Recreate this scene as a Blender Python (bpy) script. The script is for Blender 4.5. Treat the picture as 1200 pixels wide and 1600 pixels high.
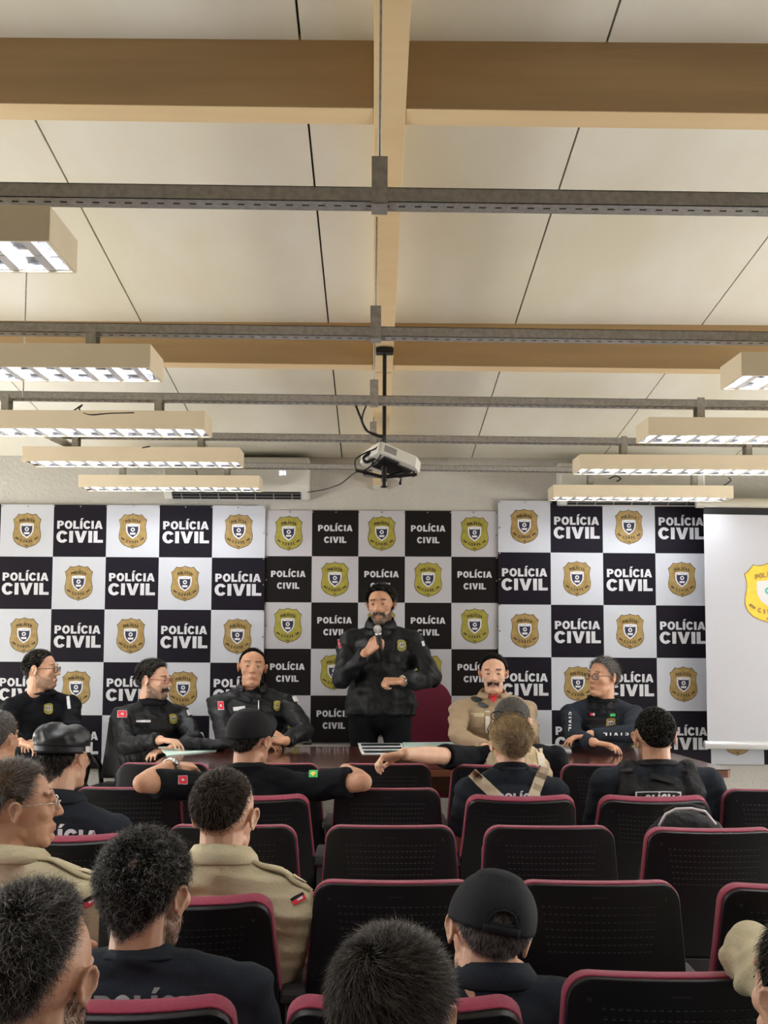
import bpy, bmesh, math, random
import numpy as np
from mathutils import Vector, Matrix, geometry
from mathutils.bvhtree import BVHTree

for o in list(bpy.data.objects):
    bpy.data.objects.remove(o)
SC = bpy.context.scene
COL = SC.collection
random.seed(4)
R = math.radians
V = Vector

# ------------------------------------------------------------------ camera, world, light, exposure
FPX = 2000.0
CAM = V((0, 0, 1.60))
cam_data = bpy.data.cameras.new('camera')
cam_data.sensor_fit = 'VERTICAL'
cam_data.sensor_height = 36
cam_data.lens = 36 * FPX / 1600
cam_data.clip_start = 0.05
cam_ob = bpy.data.objects.new('camera', cam_data)
COL.objects.link(cam_ob)
CR = (Matrix.Rotation(-math.atan(16 / FPX), 3, 'Z') @ Matrix.Rotation(math.pi / 2 + math.atan(170 / FPX), 3, 'X')
      @ Matrix.Rotation(0.004, 3, 'Z'))
cam_ob.matrix_world = Matrix.Translation(CAM) @ CR.to_4x4()
SC.camera = cam_ob

w = bpy.data.worlds.new('world')
SC.world = w
w.use_nodes = True
w.node_tree.nodes['Background'].inputs[0].default_value = (1.0, 0.95, 0.87, 1)
w.node_tree.nodes['Background'].inputs[1].default_value = 0.25
SC.view_settings.view_transform = 'Standard'
SC.view_settings.look = 'None'
SC.view_settings.gamma = 1
SC.view_settings.use_curve_mapping = False
SC.view_settings.exposure = 0.82
LAMP_E = 24.0      # emission strength of the fluorescent tubes


def side_fill_light(loc, rot, sx, sy, energy, col=(1, 0.97, 0.93)):
    """unseen area lights added beside the side walls to brighten the ceiling; no windows"""
    bl = bpy.data.lights.new('side_fill_light', 'AREA')
    bl.shape = 'RECTANGLE'; bl.size = sx; bl.size_y = sy; bl.energy = energy; bl.color = col
    o = bpy.data.objects.new('side_fill_light', bl); COL.objects.link(o)
    o.location = loc; o.rotation_euler = rot


side_fill_light((-4.5, 6.0, 1.25), (R(122), 0, R(-90)), 6.6, 1.0, 158)
side_fill_light((5.1, 6.0, 1.25), (R(122), 0, R(90)), 6.6, 1.0, 158)


def ray(px, py):
    return (CR @ V(((px - 600) / FPX, (800 - py) / FPX, -1)))


def P(px, py, Y):
    d = ray(px, py)
    return CAM + d * (Y / d.y)


def PZ(px, py, z):
    d = ray(px, py)
    return CAM + d * ((z - CAM.z) / d.z)


# ------------------------------------------------------------------ materials
def mat(name, col, rough=0.6, metal=0.0, noise=0.0, nscale=20, col2=None, bump=0.0, bscale=60, spec=0.5, emit=None, estr=0,
        sheen=0.0, coat=0.0, stretch=None, detail=4):
    m = bpy.data.materials.new(name)
    m.use_nodes = True
    nt = m.node_tree; N = nt.nodes; L = nt.links
    b = N['Principled BSDF']
    b.inputs['Base Color'].default_value = (*col, 1)
    b.inputs['Roughness'].default_value = rough
    b.inputs['Metallic'].default_value = metal
    b.inputs['Specular IOR Level'].default_value = spec
    if sheen: b.inputs['Sheen Weight'].default_value = sheen
    if coat:
        b.inputs['Coat Weight'].default_value = coat
        b.inputs['Coat Roughness'].default_value = 0.08
    if emit:
        b.inputs['Emission Color'].default_value = (*emit, 1)
        b.inputs['Emission Strength'].default_value = estr
    tc = N.new('ShaderNodeTexCoord')
    mp = N.new('ShaderNodeMapping')
    L.new(tc.outputs['Object'], mp.inputs[0])
    if stretch: mp.inputs['Scale'].default_value = stretch
    if noise or col2:
        n = N.new('ShaderNodeTexNoise'); n.inputs['Scale'].default_value = nscale; n.inputs['Detail'].default_value = detail
        L.new(mp.outputs[0], n.inputs[0])
        r = N.new('ShaderNodeValToRGB')
        c2 = col2 or tuple(max(0, c * (1 - noise)) for c in col)
        r.color_ramp.elements[0].color = (*c2, 1); r.color_ramp.elements[0].position = 0.35
        r.color_ramp.elements[1].color = (*col, 1); r.color_ramp.elements[1].position = 0.65
        L.new(n.outputs[0], r.inputs[0]); L.new(r.outputs[0], b.inputs['Base Color'])
    if bump:
        n2 = N.new('ShaderNodeTexNoise'); n2.inputs['Scale'].default_value = bscale; n2.inputs['Detail'].default_value = 3
        L.new(mp.outputs[0], n2.inputs[0])
        bp = N.new('ShaderNodeBump'); bp.inputs['Strength'].default_value = min(1, bump); bp.inputs['Distance'].default_value = 0.01
        L.new(n2.outputs[0], bp.inputs['Height']); L.new(bp.outputs[0], b.inputs['Normal'])
    return m


M = {}
M['ceiling'] = mat('ceiling_panel', (0.80, 0.78, 0.70), 0.8, col2=(0.72, 0.68, 0.54), nscale=1.8, bump=0.15, bscale=14, stretch=(1, 0.35, 1), detail=8)
M['gap'] = mat('dark_gap', (0.03, 0.025, 0.02), 0.9)
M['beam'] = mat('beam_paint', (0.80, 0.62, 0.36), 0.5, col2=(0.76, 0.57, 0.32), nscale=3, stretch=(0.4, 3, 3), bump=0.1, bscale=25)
M['beam_web'] = mat('beam_web_brown', (0.46, 0.31, 0.15), 0.45, col2=(0.38, 0.25, 0.12), nscale=3, stretch=(0.3, 3, 4), bump=0.1, bscale=25)  # upright beam faces get a darker brown than the undersides
M['wall'] = mat('wall_paint', (0.52, 0.51, 0.465), 0.85, col2=(0.49, 0.475, 0.43), nscale=2, bump=0.7, bscale=45)
M['sidewall'] = mat('side_wall_paint', (0.70, 0.69, 0.66), 0.85, noise=0.05, nscale=2, bump=0.3, bscale=45)
M['backwall'] = mat('back_wall_paint', (0.30, 0.27, 0.23), 0.85, noise=0.05, nscale=2)
M['floor'] = mat('floor_tile', (0.60, 0.58, 0.54), 0.35, noise=0.15, nscale=6)
M['galv'] = mat('galvanised_steel', (0.46, 0.45, 0.43), 0.45, 0.55, noise=0.25, nscale=60)
M['slot'] = mat('slot_black', (0.01, 0.01, 0.01), 0.9)
M['housing'] = mat('lamp_housing', (0.78, 0.68, 0.50), 0.45, noise=0.04, nscale=5)
M['reflector'] = mat('lamp_reflector', (0.62, 0.63, 0.67), 0.15, 1.0, bump=0.12, bscale=25)
M['blade'] = mat('lamp_blade', (0.92, 0.92, 0.95), 0.3, 0.7)
M['tube'] = mat('lamp_tube', (0.9, 0.9, 0.9), 0.4, emit=(0.95, 0.97, 1.0), estr=LAMP_E)
M['black_metal'] = mat('black_metal', (0.012, 0.012, 0.013), 0.4, 0.3)
M['cable'] = mat('black_cable', (0.01, 0.01, 0.01), 0.5)
M['white_plastic'] = mat('white_plastic', (0.66, 0.65, 0.60), 0.35)
M['cream_plastic'] = mat('cream_plastic', (0.66, 0.62, 0.52), 0.4)
M['grey_plastic'] = mat('grey_plastic', (0.25, 0.25, 0.25), 0.4)
M['led'] = mat('display_digits', (0.8, 0.85, 1), 0.4, emit=(0.8, 0.88, 1), estr=3)
M['b_white'] = mat('banner_white', (0.52, 0.54, 0.585), 0.55, noise=0.03, nscale=3, bump=0.35, bscale=5)
M['b_white2'] = mat('banner_white_matte', (0.48, 0.475, 0.50), 0.6, noise=0.03, nscale=3)
M['b_black'] = mat('banner_black', (0.008, 0.006, 0.012), 0.55, spec=.15, bump=0.35, bscale=5)
M['b_black2'] = mat('banner_black_matte', (0.011, 0.009, 0.009), 0.6, spec=.12)
M['ink_white'] = mat('white_ink', (0.60, 0.60, 0.63), 0.6)
M['gold'] = mat('badge_gold', (0.38, 0.26, 0.09), 0.5, col2=(0.28, 0.18, 0.05), nscale=30)
M['olive'] = mat('badge_olive', (0.37, 0.33, 0.05), 0.5, col2=(0.29, 0.25, 0.035), nscale=30)
M['yellow'] = mat('badge_yellow', (0.9, 0.62, 0.06), 0.5, col2=(0.85, 0.55, 0.04), nscale=20)
M['ink_dark'] = mat('badge_ink', (0.06, 0.04, 0.01), 0.6)
M['ink_blue'] = mat('badge_navy', (0.015, 0.018, 0.05), 0.6)
M['ink_silver'] = mat('badge_silver', (0.7, 0.7, 0.72), 0.5)
M['ink_teal'] = mat('badge_teal', (0.12, 0.5, 0.42), 0.5)
M['screen'] = mat('screen_fabric', (0.50, 0.505, 0.54), 0.7)
M['alu'] = mat('aluminium', (0.72, 0.73, 0.75), 0.35, 0.6)
M['table'] = mat('mahogany_gloss', (0.10, 0.028, 0.018), 0.22, noise=0.35, nscale=5, stretch=(0.5, 8, 1), coat=0.6)
M['table_edge'] = mat('mahogany_edge', (0.16, 0.06, 0.03), 0.4, noise=0.3, nscale=8, stretch=(0.3, 3, 3))
M['shell'] = mat('chair_shell_plastic', (0.006, 0.006, 0.008), 0.42, spec=.28, bump=0.06, bscale=300)
M['shell2'] = mat('chair_lower_plastic', (0.032, 0.032, 0.034), 0.5, spec=.3)
M['ledge'] = mat('slot_ledge_highlight', (0.07, 0.07, 0.075), 0.5)  # paler grey stands in for the highlight along each slot's lower edge
M['wine'] = mat('wine_upholstery', (0.30, 0.018, 0.06), 0.8, noise=0.15, nscale=90, bump=0.25, bscale=250, sheen=0.2)
M['wine2'] = mat('wine_office_upholstery', (0.17, 0.008, 0.03), 0.85, noise=0.1, nscale=90, sheen=0.2)
M['leather'] = mat('black_leatherette', (0.012, 0.012, 0.013), 0.4, bump=0.1, bscale=90)
M['jacket'] = mat('black_jacket_nylon', (0.008, 0.009, 0.011), 0.5, bump=0.4, bscale=28, spec=.28)
M['cotton'] = mat('black_cotton', (0.007, 0.008, 0.011), 0.85, bump=0.15, bscale=120, spec=.15)
M['navy'] = mat('faded_navy_black_cotton', (0.020, 0.025, 0.034), 0.85, bump=0.15, bscale=120, spec=.15)
M['vest'] = mat('black_vest_nylon', (0.007, 0.007, 0.009), 0.6, spec=.25, bump=0.4, bscale=80)
M['khaki'] = mat('khaki_twill', (0.56, 0.49, 0.32), 0.85, noise=0.08, nscale=12, bump=0.2, bscale=140)
M['khaki2'] = mat('tan_twill', (0.38, 0.28, 0.175), 0.85, noise=0.08, nscale=12, bump=0.2, bscale=140)
M['tan'] = mat('tan_webbing', (0.66, 0.56, 0.40), 0.8, noise=0.1, nscale=40, bump=0.4, bscale=150)
M['camo'] = mat('tan_camouflage', (0.60, 0.49, 0.31), 0.85, col2=(0.40, 0.30, 0.17), nscale=22)
M['red'] = mat('red_cloth', (0.65, 0.02, 0.04), 0.7)
M['green'] = mat('green_patch', (0.05, 0.5, 0.12), 0.7)
M['trouser'] = mat('dark_trousers', (0.008, 0.009, 0.012), 0.85, spec=.15)
M['shoe'] = mat('black_boot', (0.01, 0.01, 0.01), 0.4)
M['beret'] = mat('black_cap_satin', (0.010, 0.012, 0.017), 0.42, spec=.4, bump=0.2, bscale=20)
M['cap'] = mat('black_cap_twill', (0.008, 0.008, 0.010), 0.75, spec=.2, bump=0.15, bscale=200)
M['cap2'] = mat('washed_black_cap', (0.016, 0.018, 0.022), 0.8, spec=.2, bump=0.15, bscale=200)
M['steel'] = mat('watch_steel', (0.6, 0.6, 0.58), 0.25, 0.9)
M['glass'] = mat('spectacle_lens', (0.25, 0.25, 0.27), 0.05, spec=0.9)
M['glass'].node_tree.nodes['Principled BSDF'].inputs['Alpha'].default_value = 0.18
M['paper'] = mat('paper_white', (0.80, 0.82, 0.83), 0.6)
M['paper_green'] = mat('paper_pale_green', (0.60, 0.78, 0.72), 0.6)
M['print_dark'] = mat('printed_dark', (0.03, 0.05, 0.05), 0.4, noise=0.5, nscale=30)
M['eye_white'] = mat('eye_white', (0.42, 0.38, 0.35), 0.2)
M['iris'] = mat('iris_brown', (0.03, 0.015, 0.008), 0.15)
M['mic_mesh'] = mat('microphone_mesh', (0.5, 0.5, 0.48), 0.35, 0.8, bump=0.8, bscale=400)
SK = {
    'light': ((0.72, 0.45, 0.31), (0.66, 0.37, 0.24)),
    'mid': ((0.64, 0.38, 0.25), (0.58, 0.31, 0.19)),
    'tan': ((0.57, 0.32, 0.20), (0.51, 0.25, 0.145)),
}
for k, (a, b) in SK.items():
    M['skin_' + k] = mat('skin_' + k, a, 0.5, col2=b, nscale=18, bump=0.08, bscale=90)
    M['skin_' + k].node_tree.nodes['Principled BSDF'].inputs['Subsurface Weight'].default_value = 0.06
    M['skin_' + k].node_tree.nodes['Principled BSDF'].inputs['Subsurface Radius'].default_value = (0.02, 0.007, 0.004)
    M['lip_' + k] = mat('lip_' + k, (a[0] * 0.82, a[1] * 0.62, a[2] * 0.66), 0.4)
    M['stub_' + k] = mat('stubble_' + k, tuple(c * 0.62 for c in a), 0.6, col2=tuple(c * 0.50 for c in a), nscale=120)
    M['scalp_' + k] = mat('scalp_' + k, tuple(c * 0.13 for c in a), 0.7, col2=tuple(c * 0.22 for c in a), nscale=150)
HC = {'black': (0.008, 0.007, 0.006), 'darkbrown': (0.02, 0.013, 0.009), 'grey': (0.30, 0.29, 0.28), 'silver': (0.42, 0.40, 0.38),
      'brown': (0.10, 0.062, 0.036), 'blonde': (0.60, 0.44, 0.24), 'dkblonde': (0.20, 0.125, 0.06), 'midgrey': (0.12, 0.11, 0.10)}
for k, c in HC.items():
    M['hair_' + k] = mat('hair_' + k, c, 0.42, spec=.5, noise=0.3, nscale=60)
    M['under_' + k] = mat('hair_under_' + k, tuple(x * .75 for x in c), 1.0, spec=0.0)


# ------------------------------------------------------------------ mesh helpers
class MB:
    def __init__(s):
        s.v = []; s.f = []; s.mi = []

    def add(s, vs, fs, mi=0):
        n = len(s.v)
        s.v += [V(p) for p in vs]
        for f in fs:
            s.f.append([i + n for i in f]); s.mi.append(mi)
        return s

    def box(s, c, size, mi=0, rot=None):
        hx, hy, hz = size[0] / 2, size[1] / 2, size[2] / 2
        vs = [V((x, y, z)) for x in (-hx, hx) for y in (-hy, hy) for z in (-hz, hz)]
        if rot is not None: vs = [rot @ p for p in vs]
        c = V(c)
        return s.add([p + c for p in vs], [(0, 1, 3, 2), (4, 6, 7, 5), (0, 4, 5, 1), (2, 3, 7, 6), (0, 2, 6, 4), (1, 5, 7, 3)], mi)

    def fru(s, p0, p1, r0, r1, n=16, mi=0, cap=True, side=None, asp=1.0):
        p0 = V(p0); p1 = V(p1); d = (p1 - p0).normalized()
        a = V(side) if side is not None else (V((0, 0, 1)) if abs(d.z) < 0.9 else V((1, 0, 0)))
        u = (a - d * a.dot(d)).normalized(); w_ = d.cross(u)
        vs = []
        for p, r in ((p0, r0), (p1, r1)):
            for i in range(n):
                t = 2 * math.pi * i / n
                vs.append(p + u * r * math.cos(t) + w_ * r * asp * math.sin(t))
        fs = [(i, (i + 1) % n, n + (i + 1) % n, n + i) for i in range(n)]
        if cap: fs += [tuple(range(n - 1, -1, -1)), tuple(range(n, 2 * n))]
        return s.add(vs, fs, mi)

    def ell(s, c, r, rot=None, mi=0, nu=20, nv=12):
        c = V(c); vs = [V((0, 0, -r[2]))]
        for j in range(1, nv):
            ph = -math.pi / 2 + math.pi * j / nv
            for i in range(nu):
                t = 2 * math.pi * i / nu
                vs.append(V((r[0] * math.cos(ph) * math.cos(t), r[1] * math.cos(ph) * math.sin(t), r[2] * math.sin(ph))))
        vs.append(V((0, 0, r[2])))
        fs = []
        for i in range(nu):
            fs.append((0, 1 + (i + 1) % nu, 1 + i))
            for j in range(nv - 2):
                a = 1 + j * nu; b = a + nu
                fs.append((a + i, a + (i + 1) % nu, b + (i + 1) % nu, b + i))
            a = 1 + (nv - 2) * nu
            fs.append((a + i, a + (i + 1) % nu, len(vs) - 1))
        if rot is not None: vs = [rot @ p for p in vs]
        return s.add([p + c for p in vs], fs, mi)

    def cap(s, p0, p1, r0, r1, mi=0, n=14):
        s.ell(p0, (r0,) * 3, mi=mi, nu=n, nv=8); s.ell(p1, (r1,) * 3, mi=mi, nu=n, nv=8)
        if (V(p1) - V(p0)).length > 1e-4: s.fru(p0, p1, r0, r1, n, mi)
        return s

    def tube(s, pts, r, mi=0, n=8, closed=False):
        pts = [V(p) for p in pts]; m = len(pts); vs = []
        prev = None
        for i, p in enumerate(pts):
            a = pts[(i - 1) % m] if (closed or i) else p
            b = pts[(i + 1) % m] if (closed or i < m - 1) else p
            d = (b - a).normalized()
            if prev is None:
                q = V((0, 0, 1)) if abs(d.z) < 0.9 else V((1, 0, 0))
            else: q = prev
            u = (q - d * q.dot(d)).normalized(); prev = u; w_ = d.cross(u)
            rr = r[i] if isinstance(r, (list, tuple)) else r
            vs += [p + u * rr * math.cos(2 * math.pi * k / n) + w_ * rr * math.sin(2 * math.pi * k / n) for k in range(n)]
        fs = []
        for i in range(m if closed else m - 1):
            a = i * n; b = ((i + 1) % m) * n
            fs += [(a + k, a + (k + 1) % n, b + (k + 1) % n, b + k) for k in range(n)]
        if not closed: fs += [tuple(range(n - 1, -1, -1)), tuple(range((m - 1) * n, m * n))]
        return s.add(vs, fs, mi)

    def prism(s, pts, z0, z1, mi=0, mtx=None):
        n = len(pts)
        vs = [V((p[0], p[1], z0)) for p in pts] + [V((p[0], p[1], z1)) for p in pts]
        if mtx is not None: vs = [mtx @ p for p in vs]
        return s.add(vs, [tuple(range(n - 1, -1, -1)), tuple(range(n, 2 * n))] + [(i, (i + 1) % n, n + (i + 1) % n, n + i) for i in range(n)], mi)

    def grid(s, fn, nu, nv, mi=0):
        vs = [V(fn(i / nu, j / nv)) for j in range(nv + 1) for i in range(nu + 1)]
        fs = [(j * (nu + 1) + i, j * (nu + 1) + i + 1, (j + 1) * (nu + 1) + i + 1, (j + 1) * (nu + 1) + i) for j in range(nv) for i in range(nu)]
        return s.add(vs, fs, mi)

    def mesh(s, name, mats, smooth=False):
        me = bpy.data.meshes.new(name)
        me.from_pydata([tuple(p) for p in s.v], [], s.f)
        for m in mats: me.materials.append(M[m] if isinstance(m, str) else m)
        me.polygons.foreach_set('material_index', s.mi)
        if smooth: me.polygons.foreach_set('use_smooth', [True] * len(s.f))
        me.update()
        return me


def tag(o, label=None, cat=None, group=None, kind=None):
    if label: o['label'] = label
    if cat: o['category'] = cat
    if group: o['group'] = group
    if kind: o['kind'] = kind
    return o


def empty(name, loc=(0, 0, 0), rz=0, **k):
    o = bpy.data.objects.new(name, None); COL.objects.link(o)
    o.empty_display_size = 0.1
    o.location = loc; o.rotation_euler = (0, 0, rz)
    return tag(o, **k)


def put(name, me, parent=None, world=True, bevel=0, auto=False, **k):
    """link a mesh; with a parent and world=True the mesh is in world space and is moved under the parent"""
    if isinstance(me, tuple): me = me[0].mesh(name, me[1], len(me) > 2 and me[2])
    o = bpy.data.objects.new(name, me); COL.objects.link(o)
    if parent is not None:
        if world:
            q = parent; mw = Matrix.Identity(4)
            while q is not None:
                mw = (Matrix.Translation(q.location) @ q.rotation_euler.to_matrix().to_4x4()) @ mw
                q = q.parent
            me.transform(mw.inverted())
        o.parent = parent
    if bevel:
        b = o.modifiers.new('bevel', 'BEVEL'); b.width = bevel; b.segments = 2; b.limit_method = 'ANGLE'; b.angle_limit = R(40)
    return tag(o, **k)


def thing(name, mb, mats, smooth=False, bevel=0, origin=None, **k):
    """a single-mesh thing whose origin sits at its base"""
    me = mb.mesh(name, mats, smooth)
    o = put(name, me, bevel=bevel, **k)
    if origin is None:
        xs = [p.x for p in mb.v]; ys = [p.y for p in mb.v]; zs = [p.z for p in mb.v]
        origin = V(((min(xs) + max(xs)) / 2, (min(ys) + max(ys)) / 2, min(zs)))
    me.transform(Matrix.Translation(-V(origin))); o.location = origin
    return o


def copy_tree(o, parent=None):
    c = o.copy(); COL.objects.link(c); c.parent = parent
    for ch in [x for x in bpy.data.objects if x.parent == o]:
        copy_tree(ch, c)
    return c


# ------------------------------------------------------------------ lettering and badge shapes
def arc(cx, cy, rx, ry, a0, a1, n=14):
    return [(cx + rx * math.cos(R(a0 + (a1 - a0) * i / n)), cy + ry * math.sin(R(a0 + (a1 - a0) * i / n))) for i in range(n + 1)]


GL = {
    'P': (0.76, [[(0, 0), (0, 1), (.42, 1)] + arc(.42, .68, .34, .32, 90, -90) + [(.28, .36), (.28, 0)], [(.28, .79)] + arc(.39, .68, .10, .11, 90, -90, 8) + [(.28, .57)]]),
    'O': (0.88, [arc(.44, .5, .44, .52, 0, 345, 23), arc(.44, .5, .17, .28, 0, 345, 23)]),
    'L': (0.68, [[(0, 0), (0, 1), (.28, 1), (.28, .24), (.68, .24), (.68, 0)]]),
    'I': (0.28, [[(0, 0), (0, 1), (.28, 1), (.28, 0)]]),
    'Í': (0.28, [[(0, 0), (0, 1), (.28, 1), (.28, 0)], None, [(.02, 1.08), (.14, 1.32), (.42, 1.32), (.2, 1.08)]]),
    'C': (0.82, [arc(.43, .5, .43, .52, 32, 328, 24) + arc(.43, .5, .16, .28, 322, 38, 20)]),
    'A': (0.92, [[(0, 0), (.31, 1), (.61, 1), (.92, 0), (.63, 0), (.58, .17), (.34, .17), (.29, 0)], [(.39, .37), (.53, .37), (.46, .68)]]),
    'V': (0.90, [[(0, 1), (.3, 1), (.45, .36), (.6, 1), (.9, 1), (.6, 0), (.3, 0)]]),
    'B': (0.80, [[(0, 0), (0, 1), (.45, 1)] + arc(.45, .75, .30, .25, 90, -80, 8) + arc(.47, .27, .33, .27, 85, -90, 8), [(.28, .8)] + arc(.4, .72, .07, .08, 90, -90, 6) + [(.28, .64)], None, None]),
    'G': (0.84, [arc(.43, .5, .43, .52, 32, 300, 22) + [(.84, .12), (.84, .56), (.46, .56), (.46, .36), (.58, .36), (.58, .26)] + arc(.43, .5, .16, .28, 305, 38, 18)]),
    'R': (0.84, [[(0, 0), (0, 1), (.45, 1)] + arc(.45, .7, .32, .30, 90, -60, 10) + [(.84, 0), (.54, 0), (.38, .36), (.28, .36), (.28, 0)], [(.28, .79)] + arc(.4, .69, .09, .10, 90, -90, 8) + [(.28, .59)]]),
    'D': (0.84, [[(0, 0), (0, 1), (.38, 1)] + arc(.38, .5, .46, .5, 90, -90) + [], [(.28, .77)] + arc(.38, .5, .18, .27, 90, -90, 10) + [(.28, .23)]]),
    'E': (0.68, [[(0, 0), (0, 1), (.68, 1), (.68, .78), (.28, .78), (.28, .61), (.62, .61), (.62, .4), (.28, .4), (.28, .22), (.68, .22), (.68, 0)]]),
    '2': (0.7, [[(0, 0), (0, .2), (.42, .62), (.42, .78), (.26, .78), (.26, .65), (0, .65), (.02, 1), (.68, 1), (.68, .58), (.34, .22), (.7, .22), (.7, 0)]]),
    '4': (0.74, [[(.40, 0), (.40, .22), (0, .22), (0, .42), (.36, 1), (.62, 1), (.62, .42), (.74, .42), (.74, .22), (.62, .22), (.62, 0)]]),
    ' ': (0.35, []),
}


def text_shapes(txt, cx, cy, h, wtot=None, gap=0.08):
    """list of (contours) groups for the string centred on cx, cy with cap height h"""
    x = 0; out = []
    for ch in txt:
        wd, cs = GL[ch]
        grp = []
        for c in cs:
            if c is None:
                if grp: out.append(grp)
                grp = []
            else:
                grp.append([(p[0] + x, p[1]) for p in c])
        if grp: out.append(grp)
        x += wd + gap
    x -= gap
    sx = (wtot / x) if wtot else h
    return [[[(cx + (p[0] - x / 2) * sx, cy + (p[1] - 0.5) * h) for p in c] for c in g] for g in out]


def add_shapes(mb, groups, fn, mi=0):
    for g in groups:
        cs = [[V((p[0], p[1], 0)) for p in c] for c in g]
        tris = geometry.tessellate_polygon(cs)
        flat = [p for c in cs for p in c]
        mb.add([fn(p.x, p.y) for p in flat], [tuple(t) for t in tris], mi)


def badge_outline(k=1.0, cx=0, cy=0, w_=1.0):
    h = [(0, .64), (.06, .605), (.2, .575), (.31, .60), (.37, .52), (.43, .45), (.5, .40), (.465, .28), (.45, .15), (.47, .02), (.5, -.12), (.495, -.26), (.44, -.39), (.33, -.5), (.18, -.57), (.06, -.60), (0, -.635)]
    pts = h + [(-x, y) for x, y in reversed(h[1:-1])]
    return [(cx + x * k * w_, cy + y * k * w_) for x, y in pts]


def shield_in(k=1.0, cx=0, cy=0, w_=1.0):
    h = [(0, .27), (.12, .26), (.235, .245), (.245, .1), (.225, -.04), (.15, -.17), (0, -.28)]
    pts = h + [(-x, y) for x, y in reversed(h[1:-1])]
    return [(cx + x * k * w_, cy + y * k * w_) for x, y in pts]


def badge(mb, cx, cy, w_, fn, mi=(0, 1, 2, 3, 4)):
    """mi: field, ink, dark shield, silver, emblem. fn(x, y, layer)"""
    f = lambda n: (lambda x, y: fn(x, y, n))
    add_shapes(mb, [[badge_outline(1, cx, cy, w_)]], f(1), mi[1])
    add_shapes(mb, [[badge_outline(.965, cx, cy, w_)]], f(2), mi[0])
    add_shapes(mb, [[shield_in(1.0, cx, cy, w_)]], f(3), mi[3])
    add_shapes(mb, [[shield_in(.80, cx, cy - .0 * w_, w_)]], f(4), mi[2])
    add_shapes(mb, [[[(cx + x * w_, cy + y * w_) for x, y in ((-.17, .16), (-.17, .205), (.17, .205), (.17, .16))]]], f(5), mi[3])
    add_shapes(mb, [[[(cx + x * w_, cy + y * w_) for x, y in arc(0, .05, .075, .075, 0, 345, 15)]]], f(5), mi[4])
    add_shapes(mb, [[[(cx + x * w_, cy + y * w_) for x, y in arc(0, .05, .035, .035, 0, 330, 8)]]], f(6), mi[2])
    add_shapes(mb, [[[(cx + x * w_, cy + y * w_) for x, y in ((-.09, -.13), (-.10, -.06), (.10, -.06), (.09, -.13))]]], f(5), mi[3])
    for i, ch in enumerate('POLÍCIA'):
        t = (i - 3) / 3
        add_shapes(mb, text_shapes(ch, cx + t * .235 * w_, cy + (.385 - .045 * t * t) * w_, .105 * w_, (.035 if ch in 'IÍ' else .075) * w_), f(5), mi[1])
    for i, ch in enumerate('CIVIL'):
        t = (i - 2) / 2
        add_shapes(mb, text_shapes(ch, cx + t * .19 * w_, cy + (-.39 + .03 * t * t) * w_, .10 * w_, (.035 if ch == 'I' else .08) * w_), f(5), mi[1])
    add_shapes(mb, text_shapes('PB', cx, cy - .535 * w_, .05 * w_, .1 * w_), f(5), mi[1])
    for s in (-1, 1):
        add_shapes(mb, [[[(cx + x * w_, cy + y * w_) for x, y in ((s * .27, -.30), (s * .38, -.22), (s * .42, -.26), (s * .30, -.34))]]], f(5), mi[1])

# ------------------------------------------------------------------ the room
WY = 9.5
CZ = lambda y: 2.815 + 0.109 * (WY - y)          # underside of the sloping ceiling
XL, XR, YB = -4.6, 5.2, -3.4
mb = MB().box(((XL + XR) / 2, WY + .06, 1.5), (XR - XL + .3, .12, 3.2))
put('wall_front', mb.mesh('wall_front', ['wall']), kind='structure')
mb = MB().box((XL - .05, 3, 2.1), (.1, 13.2, 4.4))
put('wall_left', mb.mesh('wall_left', ['sidewall']), kind='structure')
mb = MB().box((XR + .05, 3, 2.1), (.1, 13.2, 4.4))
put('wall_right', mb.mesh('wall_right', ['sidewall']), kind='structure')
put('wall_back', MB().box(((XL + XR) / 2, YB - .06, 2.2), (XR - XL + .3, .12, 4.6)).mesh('wall_back', ['backwall']), kind='structure')
mb = MB().box(((XL + XR) / 2, 3.1, -.05), (XR - XL, 13.0, .1))
put('floor', mb.mesh('floor', ['floor']), kind='structure')
mb = MB().box(((XL + XR) / 2, WY - .008, .05), (XR - XL, .016, .10))
put('baseboard_front', mb.mesh('baseboard_front', ['cream_plastic']), kind='structure')
# ceiling panels with narrow joints between them
mb = MB()
xs = [XL] + [-.24 + .97 * i for i in range(-4, 6)] + [XR]
ys = [YB, -1.2, 1.2, 3.93, 6.6, WY]
for i in range(len(xs) - 1):
    for j in range(len(ys) - 1):
        a, b = xs[i] + .004, xs[i + 1] - .004
        c, d = ys[j] + .003, ys[j + 1] - .003
        vs = [(x, y, CZ(y) + dz) for dz in (0, .03) for x, y in ((a, c), (b, c), (b, d), (a, d))]
        mb.add(vs, [(0, 1, 2, 3), (7, 6, 5, 4), (0, 4, 5, 1), (1, 5, 6, 2), (2, 6, 7, 3), (3, 7, 4, 0)], 0)
vs = [(x, y, CZ(y) + .031) for x, y in ((XL, YB), (XR, YB), (XR, WY), (XL, WY))]
mb.add(vs, [(0, 1, 2, 3)], 1)
put('ceiling', mb.mesh('ceiling', ['ceiling', 'gap']), kind='structure')
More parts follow.
